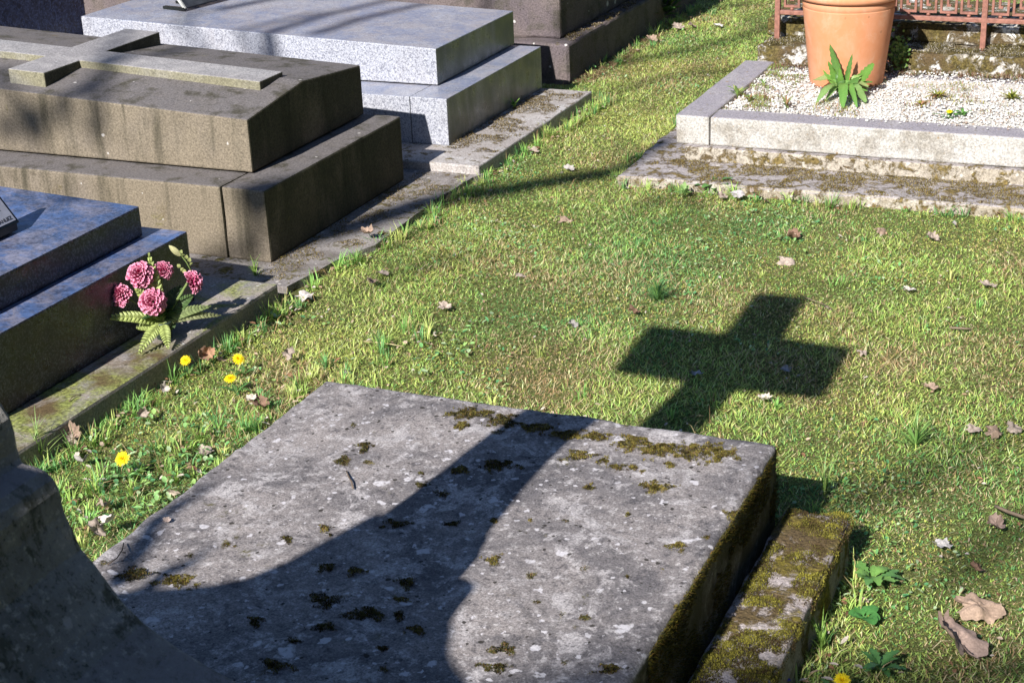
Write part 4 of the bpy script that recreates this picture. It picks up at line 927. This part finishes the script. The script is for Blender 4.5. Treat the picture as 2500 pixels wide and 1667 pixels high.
rosette('upright grass tuft growing beside the slab corner', 2012, 1215, 0, 26, .10, .004, [(.19, .32, .08), (.3, .36, .12)], (.7, 1.45), 'taper', 'grass_tuft', 'grass tuft', 21)
rosette('bright upright grass tuft between the brown tomb and the dark plinth', 625, 680, .01, 24, .07, .004, [(.25, .38, .08), (.19, .32, .08)], (.6, 1.4), 'taper', 'grass_tuft', 'grass tuft', 22)
rosette('arching grass tuft in shade at the bottom beside the edging', 2005, 1590, 0, 18, .09, .005, [(.2, .33, .07)], (.4, 1.3), 'taper', 'grass_tuft', 'grass tuft', 23)
rosette('tall grass tuft against the dark plinth above the lone dandelion', 100, 1130, 0, 26, .12, .005, [(.2, .34, .08), (.26, .36, .12)], (.4, 1.4), 'taper', 'grass_tuft', 'grass tuft', 24)
rosette('dark leafy bush at the far end of the dark tomb', 1605, 55, 0, 120, .20, .045, [(.05, .12, .03), (.09, .19, .04), (.16, .27, .06)], (.3, 1.45), 'lance', 'bush', 'bush', 25)
# little lilac flowers
def small_flower(label, px, py, z, size, col):
    c = atz(px, py, z); t = thing('wild_flower', label, 'wild flower', Vector((c.x, c.y, .0)))
    link('stem', tube_np([Vector((c.x, c.y, 0)), c], .0008, 5), M_stem, t)
    calls = [dict(base=c, tip=c + Vector((math.cos(k * 1.257) * size, math.sin(k * 1.257) * size * .8 , size * .5)), width=size * .9, col=col, seg=4, fold=.1, shape='lance') for k in range(5)]
    leaf_obj('petals', t, M_petal, calls)
small_flower('small lilac flower in the dark gap, upper of two', 1715, 1620, .06, .008, (.62, .45, .66))
small_flower('small pale pink flower at the bottom edge of the dark gap', 1690, 1658, .06, .008, (.75, .6, .72))
small_flower('tiny deep blue flower at the bottom edge beside the edging', 1922, 1662, .03, .007, (.05, .06, .55))

_gap = [(1770, 1500), (1842, 1345), (1870, 1240), (1745, 1560), (1820, 1400)]
for k, (u, v) in enumerate(_gap):
    rosette(('low green weed deep in the gap below the middle of the slab edge', 'small bright weed in the gap beside a bare patch of the edging', 'tiny weed in the gap next to the far slab corner', 'dark weed in the gap above the lilac flowers', 'trailing green weed in the gap left of the edging')[k], u, v, .025, 16, .045, .014, [(.14, .36, .10), (.22, .42, .14)], (.3, 1.3), seed=40 + k)
def pot_weed():
    b = atz(2062, 232, .106 * S); t = thing('leafy_weed', 'big leafy green weed growing in front of the terracotta pot', 'weed', b)
    Y = b.y
    tips = [((2026, 108), -.00, .035, 0), ((2022, 150), -.03, .034, 0), ((2081, 132), .0, .022, 0), ((2133, 156), -.01, .040, 1), ((2008, 170), -.04, .016, 0), ((2050, 165), -.04, .028, 0), ((2096, 190), -.05, .036, 1), ((2075, 175), -.03, .018, 0)]
    calls = []
    for (u, v), dy, wd, br in tips:
        p = aty(u, v, Y + dy); calls.append(dict(base=b + Vector((random.uniform(-.008, .008), 0, 0)), tip=p, width=wd, droop=random.uniform(-.08, .1), nrm=Vector((random.uniform(-.4, .4), -1, .25)), col=random.choice([(.13, .27, .05), (.17, .33, .06), (.10, .21, .05)]), seg=18, wav=.22, fold=.35, jag=.25, shape='spoon' if br else 'lance'))
    for (u, v), wd in (((1984, 197), .036), ((1993, 252), .030), ((2058, 264), .038), ((2114, 250), .040), ((2120, 212), .030), ((2016, 246), .02), ((2092, 262), .024)):
        p = atz(u, v, .106 * S + (.05 if v < 215 else .008)); calls.append(dict(base=b.copy(), tip=p, width=wd, droop=.28, nrm=Vector((0, -.3, 1)), col=random.choice([(.13, .28, .06), (.19, .31, .10), (.26, .32, .12)]), seg=18, wav=.25, jag=.14, shape='spoon'))
    for k in range(20):
        an = random.uniform(math.pi * .95, math.pi * 2.05) if k % 4 else random.uniform(0, math.pi); e = random.uniform(.25, 1.35); l = random.uniform(.05, .115); q = b + Vector((random.gauss(0, .008), 0, .002))
        calls.append(dict(base=q, tip=q + Vector((math.cos(an) * math.cos(e) * l, math.sin(an) * math.cos(e) * l * .7, math.sin(e) * l)), width=random.uniform(.016, .03), droop=random.uniform(.1, .35), nrm=Vector((0, -.5, .8)), col=random.choice([(.11, .24, .05), (.17, .32, .08), (.24, .36, .11), (.08, .17, .04)]), seg=16, wav=.3, jag=.22, fold=.35, shape='spoon' if k % 3 else 'lance'))
    for k in range(26):
        an = random.uniform(0, 6.28); l = random.uniform(.02, .05); q = b + Vector((random.gauss(0, .018), random.gauss(0, .01), .002))
        calls.append(dict(base=q, tip=q + Vector((math.cos(an) * l, math.sin(an) * l * .7, random.uniform(.005, .06))), width=random.uniform(.006, .014), droop=.15, col=random.choice([(.13, .28, .06), (.3, .33, .12), (.3, .18, .09)]), seg=10, wav=.2, jag=.15))
    leaf_obj('leaves', t, M_leaf, calls)
    b2 = atz(2140, 205, .106 * S); t2 = thing('leafy_weed', 'small feathery reddish weed at the right foot of the terracotta pot', 'weed', b2); calls = []
    for k in range(70):
        o = Vector((random.gauss(0, .02), random.gauss(-.01, .008), abs(random.gauss(.05, .035)))); an = random.uniform(0, 6.28); q = b2 + o
        calls.append(dict(base=q, tip=q + Vector((math.cos(an) * .018, math.sin(an) * .01, random.uniform(-.004, .014))), width=.006, col=random.choice([(.3, .12, .07), (.2, .26, .07), (.36, .2, .1), (.14, .2, .06)]), seg=4))
    leaf_obj('leaves', t2, M_leaf, calls)
    # ivy like weeds on the wall right of the pot
    b3 = aty(2195, 120, 3.75 * S); t3 = thing('climbing_weed', 'small green creeper on the mossy wall right of the pot', 'weed', b3); calls = []
    for k in range(160):
        q = b3 + Vector((random.gauss(0, .022), -.012 - random.random() * .015, random.gauss(0, .035))); an = random.uniform(0, 6.28)
        calls.append(dict(base=q, tip=q + Vector((math.cos(an) * .013, -.006, math.sin(an) * .012)), width=.010, nrm=Vector((0, -1, .3)), col=random.choice([(.13, .24, .05), (.22, .34, .08), (.06, .12, .03)]), seg=4))
    leaf_obj('leaves', t3, M_leaf, calls)
pot_weed()

# ------------------------------------------------------------------ artificial bouquet on the dark plinth
def bouquet():
    p0 = atz(402, 826, .040 * S); t = thing('bouquet', 'pot of pink and white artificial dahlias with fern leaves on the plinth', 'bouquet', p0)
    cx, cy = p0.x, p0.y
    link('vase', lathe([(.017, 0), (.020, .002), (.026, .045), (.0275, .05), (.024, .05), (.012, .046)], 32, cx, cy, .0405 * S), M_dkgreen, t, smooth=True)
    d0 = (p0 - CAM).length
    def P(u, v, off=0): return CAM + ray(u, v) * (d0 + off - (826 - v) / FPX * d0 * .40)
    top = Vector((cx, cy, .0405 * S + .045))
    def dahlia(c, r, face, seed):
        rd = random.Random(seed); n = Vector(face).normalized(); a = n.orthogonal().normalized(); b = n.cross(a); cl = []; bm = bmesh.new()
        N = 120
        for k in range(N):
            th = math.acos(1 - 1.25 * (k + .5) / N); ph = k * 2.39996 + rd.uniform(-.12, .12); th = min(2.0, th * rd.uniform(.94, 1.06)) if k else th; dr = n * math.cos(th) + (a * math.cos(ph) + b * math.sin(ph)) * math.sin(th)
            ta = dr.orthogonal().normalized() if abs(dr.dot(n)) > .99 else (n - dr * n.dot(dr)).normalized(); sd = dr.cross(ta)
            rr = r * rd.uniform(.84, 1.08); w = r * rd.uniform(.12, .18); base = c + dr * r * .35; rows = []
            for i, (f, ww, z) in enumerate(((0, .35, 0), (.55, .9, .0), (.88, 1.05, .0), (1.0, .75, .05))):
                q = base + dr * (rr - r * .35) * f
                row = []
                for s2 in (-1, -.45, .45, 1):
                    row.append(bm.verts.new(q + sd * s2 * w * ww + ta * (s2 * s2) * w * ww * 1.0 + ta * z * r * -1))
                    pk = (.44, .008, .12); wh = (.86, .42, .56); mixf = 0 if f < .8 else (.45 if f < .95 else 1.0); mixf = min(1, mixf + (.35 if abs(s2) == 1 and f > .4 else 0))
                    cl.append([x + (y - x) * mixf for x, y in zip(pk, wh)])
                rows.append(row)
            for u, v in zip(rows, rows[1:]):
                for m in range(3): bm.faces.new((u[m], u[m + 1], v[m + 1], v[m]))
        me = bpy.data.meshes.new('dahlia'); bm.to_mesh(me); bm.free(); at = me.color_attributes.new('tint', 'FLOAT_COLOR', 'POINT'); cc = np.ones((len(cl), 4), np.float32); cc[:, :3] = cl; at.data.foreach_set('color', cc.ravel())
        o = link('flower_head', me, M_petal, t)
        s = link('stem', tube_np([top + Vector((0, 0, -.01)), top.lerp(c, .6) + Vector((0, 0, .004)), c - n * r * .3], .0016, 6), M_stem, t)
        return o
    back = (CAM - p0).normalized()
    F1 = P(343, 672, -.01); F2 = P(373, 737, -.035); F3 = P(300, 722, -.005); F4 = P(398, 662, .02); F5 = P(465, 690, .0)
    dahlia(F1, .037, back + Vector((-.15, 0, .45)), 1); dahlia(F2, .037, back + Vector((.1, 0, -.05)), 2); dahlia(F3, .032, back + Vector((-.9, .1, .1)), 3); dahlia(F4, .027, Vector((.7, .2, .7)), 4); dahlia(F5, .033, Vector((.9, .75, .35)), 5)
    def fern(tipuv, off, w, colr=(.42, .50, .16), off0=-.01, nr=None, b0=None):
        b = b0 or top; tip = P(*tipuv, off); bm = bmesh.new(); cl = []
        
        if tipuv[1] > 830: tip = atz(tipuv[0], tipuv[1], .041 * S + .008)
        d = tip - b; L = d.length; nn = nr or (back + Vector((0, 0, .5))); s = d.cross(nn).normalized(); n2 = s.cross(d).normalized()
        n2 = n2 if n2.dot(nn) > 0 else -n2; N = 15
        for k in range(N):
            f = (k + .8) / N; c = b + d * f + n2 * L * .16 * math.sin(math.pi * min(1, f * 1.05)); wl = w * (math.sin(math.pi * min(1, .18 + f * .80)) ** .8) * .62
            for sg in (-1, 1):
                tp = c + s * sg * wl + d.normalized() * wl * .55 - n2 * wl * .15; hw = d.normalized() * (L / N) * .66
                v = [bm.verts.new(c - hw), bm.verts.new(c + hw), bm.verts.new(tp + hw * .75 + n2 * .001), bm.verts.new(tp - hw * .6), bm.verts.new((c + tp) / 2 + n2 * (L / N) * .38)]
                q = .82 + .25 * (k % 2); cl += [[x * m * q for x in colr] for m in (.6, .75, 1.1, 1.0, 1.2)]
                bm.faces.new((v[0], v[4], v[1])); bm.faces.new((v[1], v[4], v[2])); bm.faces.new((v[2], v[4], v[3])); bm.faces.new((v[3], v[4], v[0]))
        me = bpy.data.meshes.new('fern'); bm.to_mesh(me); bm.free(); at = me.color_attributes.new('tint', 'FLOAT_COLOR', 'POINT'); cc = np.ones((len(cl), 4), np.float32); cc[:, :3] = cl; at.data.foreach_set('color', cc.ravel())
        link('fern_leaf', me, M_leaf, t)
    fern((340, 861), -.055, .027); fern((411, 850), -.05, .024); fern((257, 776), -.04, .027); fern((364, 622), .02, .028); fern((512, 748), .015, .022, (.25, .31, .13)); fern((536, 770), .03, .02, (.3, .32, .16)); fern((335, 800), -.02, .03); fern((428, 790), .0, .03, (.10, .17, .06)); fern((470, 720), .03, .03, (.10, .17, .06)); fern((440, 700), .05, .04, (.07, .13, .05)); fern((330, 700), .0, .03)
    calls = []
    for k in range(34):
        an = random.uniform(0, 6.28); e = random.uniform(-.2, 1.3); l = random.uniform(.03, .075); q = top + Vector((0, 0, .01))
        calls.append(dict(base=q, tip=q + Vector((math.cos(an) * math.cos(e) * l, math.sin(an) * math.cos(e) * l, math.sin(e) * l)), width=random.uniform(.014, .024), droop=.1, col=random.choice([(.04, .10, .035), (.06, .14, .05), (.10, .18, .06)]), seg=8))
    leaf_obj('foliage', t, M_leaf, calls)
    # bud spike
    pts = [top, P(470, 668, .03), P(455, 640, .03), P(440, 620, .03)]
    link('bud_stem', tube_np(pts, .0018, 6), M_stem, t)
    calls = [dict(base=P(440, 625, .03), tip=P(412, 599, .03), width=.016, col=(.55, .52, .28), seg=8, nrm=back)]
    for k in range(9):
        q = P(440 + (k % 5) * 7, 618 + k * 7, .03); calls.append(dict(base=q, tip=q + Vector((random.uniform(-.01, .01), -.004, random.uniform(.004, .014))), width=.011, col=(.40, .44, .17), seg=5, nrm=back))
    leaf_obj('bud_leaves', t, M_leaf, calls)
bouquet()

# ------------------------------------------------------------------ memorial plaques
def text_part(txt, parent, mat, o, ux, uy, size, name='lettering'):
    cu = bpy.data.curves.new('t', 'FONT'); cu.body = txt; cu.size = size; cu.extrude = .0004; cu.align_x = 'RIGHT'
    tmp = bpy.data.objects.new('t', cu); C.objects.link(tmp); bpy.context.view_layer.update()
    me = bpy.data.meshes.new_from_object(tmp.evaluated_get(bpy.context.evaluated_depsgraph_get())); bpy.data.objects.remove(tmp)
    uz = ux.cross(uy); Mt = Matrix.Identity(4)
    for i in range(3): Mt[i][0], Mt[i][1], Mt[i][2], Mt[i][3] = ux[i], uy[i], uz[i], o[i]
    me.transform(Mt); me.materials.clear(); return link(name, me, mat, parent)
def plate(o, ux, uy, w, h, th):
    uz = ux.cross(uy); bm = bmesh.new(); vs = [bm.verts.new(o + ux * (a * w) + uy * (b * h) + uz * (c * th)) for c in (0, 1) for b in (0, 1) for a in (0, 1)]
    for q in ((0, 2, 3, 1), (4, 5, 7, 6), (0, 1, 5, 4), (2, 6, 7, 3), (0, 4, 6, 2), (1, 3, 7, 5)): bm.faces.new([vs[i] for i in q])
    return bm_mesh(bm)
def plaque():
    z0 = .2205 * S; br = atz(49, 540, z0 + .022); tr_ = None
    ux = Vector((0, 1, 0))                       # width runs along the tomb's depth
    lean = math.radians(38); uy = Vector((-math.sin(lean), 0, math.cos(lean))); n = ux.cross(uy)
    W, Hh = .30, .135
    o = br - ux * W
    t = thing('memorial_plaque', 'black edged grey memorial plaque leaning back on the dark blue tomb', 'plaque', (br.x, br.y - W / 2, z0))
    link('backing', plate(o - n * .016, ux, uy, W, Hh, .014), M_black, t, bev=.002)
    link('panel', plate(o + ux * .010 + uy * .008 - n * .0018, ux, uy, W - .020, Hh - .020, .0025), M_panel, t)
    link('stand', plate(Vector((o.x - .10, o.y + .01, z0 + .001)), ux, Vector((1, 0, 0)), W - .02, .098, -.022), M_black, t, bev=.002)
    R = o + ux * (W - .024) + n * .0012
    for txt, up_, dx, s in (('NE', .078, -.012, .014), ('A', .060, -.022, .012), ('ZA', .046, -.012, .013), ('CANLIEZ', .014, 0.006, .015)):
        text_part(txt, t, M_ink, R + uy * up_ + ux * dx, ux, uy, s)
plaque()
def plaque2():
    z0 = .249 * S; a = atz(452, 24, z0 + .004)
    t = thing('memorial_plaque', 'dark slate memorial plaque with a pale left edge leaning on the grey granite lid', 'plaque', (a.x, a.y, z0))
    ux = Vector((.15, .99, 0)).normalized(); lean = math.radians(40); uy = Vector((-math.sin(lean), .0, math.cos(lean))); uy = (uy - ux * uy.dot(ux)).normalized(); n = ux.cross(uy)
    o = a - n * .0
    link('slate', plate(o, ux, uy, .26, .17, .012), plain('slate', (.05, .055, .065), .4, .3, 30), t, bev=.002)
    link('edge_strip', plate(o - ux * .0085, ux, uy, .008, .17, .0125), plain('pale_edge', (.5, .5, .47), .6), t)
    link('stand', plate(Vector((a.x - .115, a.y + .004, z0 + .001)), Vector((.15, .99, 0)).normalized(), Vector((1, -.15, 0)).normalized(), .02, .12, -.012), M_black, t, bev=.001)
    link('stand', plate(Vector((a.x - .13, a.y + .12, z0 + .001)), Vector((.15, .99, 0)).normalized(), Vector((1, -.15, 0)).normalized(), .02, .12, -.012), M_black, t, bev=.001)
plaque2()

# ------------------------------------------------------------------ twigs
def twig(label, pts, rad, z, mat=M_wood):
    P = [atz(u, v, z + dz) for u, v, dz in pts]; t = link('twig', tube_np(P, rad, 6), mat, None, smooth=True); tag(t, label, 'twig'); return t
twig('thin dark twig at the tip of the cross shadow', [(1955, 722, .015), (1985, 733, .02), (2010, 742, .016), (2032, 755, .012)], .0016, 0)
twig('dark twig in the grass above the pinkish leaf at the right edge', [(2430, 1235, .02), (2465, 1250, .024), (2500, 1262, .02), (2540, 1275, .02)], .004, 0)
twig('curved thin twig lying on the left side of the slab', [(262, 1378, .004), (285, 1362, .012), (298, 1343, .014), (302, 1325, .006)], .0012, .1455 * S)
twig('small forked brown twig on the slab', [(862, 1192, .006), (858, 1175, .008), (850, 1160, .006), (846, 1150, .004)], .0016, .1455 * S)
twig('fine curved twig on the greenish plinth of the dark tomb', [(168, 980, .003), (175, 970, .006), (186, 964, .006), (198, 963, .003)], .0013, .040 * S)
twig('short brown stick in the lawn right of the cross shadow', [(2318, 800, .012), (2345, 801, .014), (2370, 803, .012)], .003, 0)
twig('pale straw stem lying in the lawn above the slab', [(888, 833, .014), (920, 836, .018), (955, 840, .016), (985, 846, .012)], .0013, 0, plain('straw', (.55, .45, .25), .7))

# ------------------------------------------------------------------ bare tree behind the camera, casting the soft branch shadows
def bare_tree():
    base = Vector((-9.4, -10.5, 0)); t = thing('tree', 'bare tree standing behind the viewer whose branches shade the graves', 'tree', base)
    top = Vector((-8.6, -9.8, 9.5))
    pts = [base, Vector((-9.2, -10.4, 2)), Vector((-8.9, -10.2, 5)), top]
    link('trunk', tube_np(pts, [.26, .22, .17, .08], 12), M_wood, t, smooth=True)
    up = -SD
    def branch(targets, dist, r0, r1, name='branch', side=0):
        """targets: ground points (world) whose shade this branch throws"""
        P = [p + up * (dist + i * .15) for i, p in enumerate(targets)]
        D = []
        for k in range(len(P) - 1):
            for j in range(6): D.append(P[k].lerp(P[k + 1], j / 6) + Vector((mn.noise(P[k] + Vector((j, 0, 0))), 0, mn.noise(P[k] + Vector((0, j, 3))))) * .03)
        D.append(P[-1]); R = [r0 + (r1 - r0) * i / (len(D) - 1) for i in range(len(D))]
        link(name, tube_np(D, R, 7), M_wood, t, smooth=True)
    G = lambda u, v, z=0: atz(u, v, z * S)
    branch([G(800, 575) + up * 6, G(810, 575) + up * 2, G(820, 575), G(900, 555), G(1080, 492), G(1270, 458), G(1420, 432), G(1520, 418), G(1640, 360)], 9, .075, .05)
    branch([G(-150, 250, .28), G(120, 240, .28), G(200, 215, .28), G(260, 190, .28), G(420, 130, .28), G(600, 90, .22), G(800, 40, .22)], 11, .035, .02)
    branch([G(230, 330, .2), G(240, 260, .26), G(270, 180, .28), G(330, 110, .28), G(500, 40, .22)], 10.5, .03, .016)
    branch([G(60, 330, .2), G(45, 260, .26), G(0, 180, .28)], 10, .03, .02)
    branch([G(600, 118, .22), G(700, 80, .22), G(830, 40, .22), G(980, 5, .22)], 9, .04, .022)
    branch([G(780, 90, .22), G(900, 50, .22), G(1060, 12, .22), G(1200, -20, .22)], 9, .036, .02)
    branch([G(560, 40, .22), G(700, 10, .22), G(860, -20, .22)], 9, .036, .02)
    branch([G(280, 1420, .145), G(340, 1330, .145), G(380, 1272, .145), G(430, 1235, .145), G(520, 1180, .145)], 3.6, .026, .008)
    branch([G(330, 1450, .145), G(420, 1385, .145), G(520, 1345, .145)], 3.8, .022, .006)
    branch([G(500, 640), G(560, 560, .1), G(560, 500, .14), G(640, 500, .1)], 10, .03, .02)
    branch([G(1450, 160), G(1600, 140), G(1750, 110), G(1900, 60)], 14, .035, .03)
    branch([G(1500, 60), G(1650, 30), G(1850, 10)], 14, .03, .03)
    branch([G(1500, 1790) + up * 5, G(1620, 1720), G(1850, 1690), G(2150, 1660), G(2600, 1640)], 14, .055, .045)
    branch([G(2300, 1430), G(2420, 1330), G(2600, 1250)], 13, .035, .025)
    branch([G(1480, 230), G(1620, 190), G(1780, 175), G(1850, 150)], 15, .03, .02)
    branch([G(2000, 1250), G(2200, 1180), G(2400, 1080), G(2600, 1000)], 14, .035, .02)
    branch([G(900, 700), G(1050, 640), G(1200, 620)], 14, .03, .02)
    branch([G(1550, 520), G(1600, 480), G(1700, 500), G(1620, 560)], 12, .02, .01)
bare_tree()

def added_hedge():  # evergreen screen, out of view, added to block sky light from the right
    t = thing('added_hedge', 'tall dark evergreen screen out of view, added to block sky light from the right', 'added_hedge', (4.2, 4, 0))
    bm = bmesh.new(); bmesh.ops.create_grid(bm, x_segments=60, y_segments=24, size=1)
    for v in bm.verts:
        a, b = v.co.x, v.co.y; y = 3 + a * 12; z = 3.0 + b * 3.0
        v.co = Vector((3.6 + mn.fractal(Vector((y * .8, z * .8, 0)), 1, 2, 4) * .35 + (.25 * max(0, b - .7) * 4), y, z))
    link('foliage_core', bm_mesh(bm), plain('added_hedge_core', (.02, .035, .012), .9), t, smooth=True)
    n = 26000; y = rng.uniform(-9, 15, n); z = rng.uniform(.05, 6.1, n); x = 3.6 - rng.uniform(0, .3, n) + np.array([mn.fractal(Vector((a * .8, b * .8, 0)), 1, 2, 4) for a, b in zip(y, z)]) * .35
    col = np.array([[.03, .06, .02], [.05, .09, .025], [.02, .04, .015]])[rng.integers(0, 3, n)]
    link('leaves', ovals(np.stack([x, y, z], 1), rng.uniform(.05, .1, n), rng.uniform(.03, .06, n), rng.uniform(0, 6.28, n), rng.uniform(-1, 1, n), col), M_leaf, t)
added_hedge()
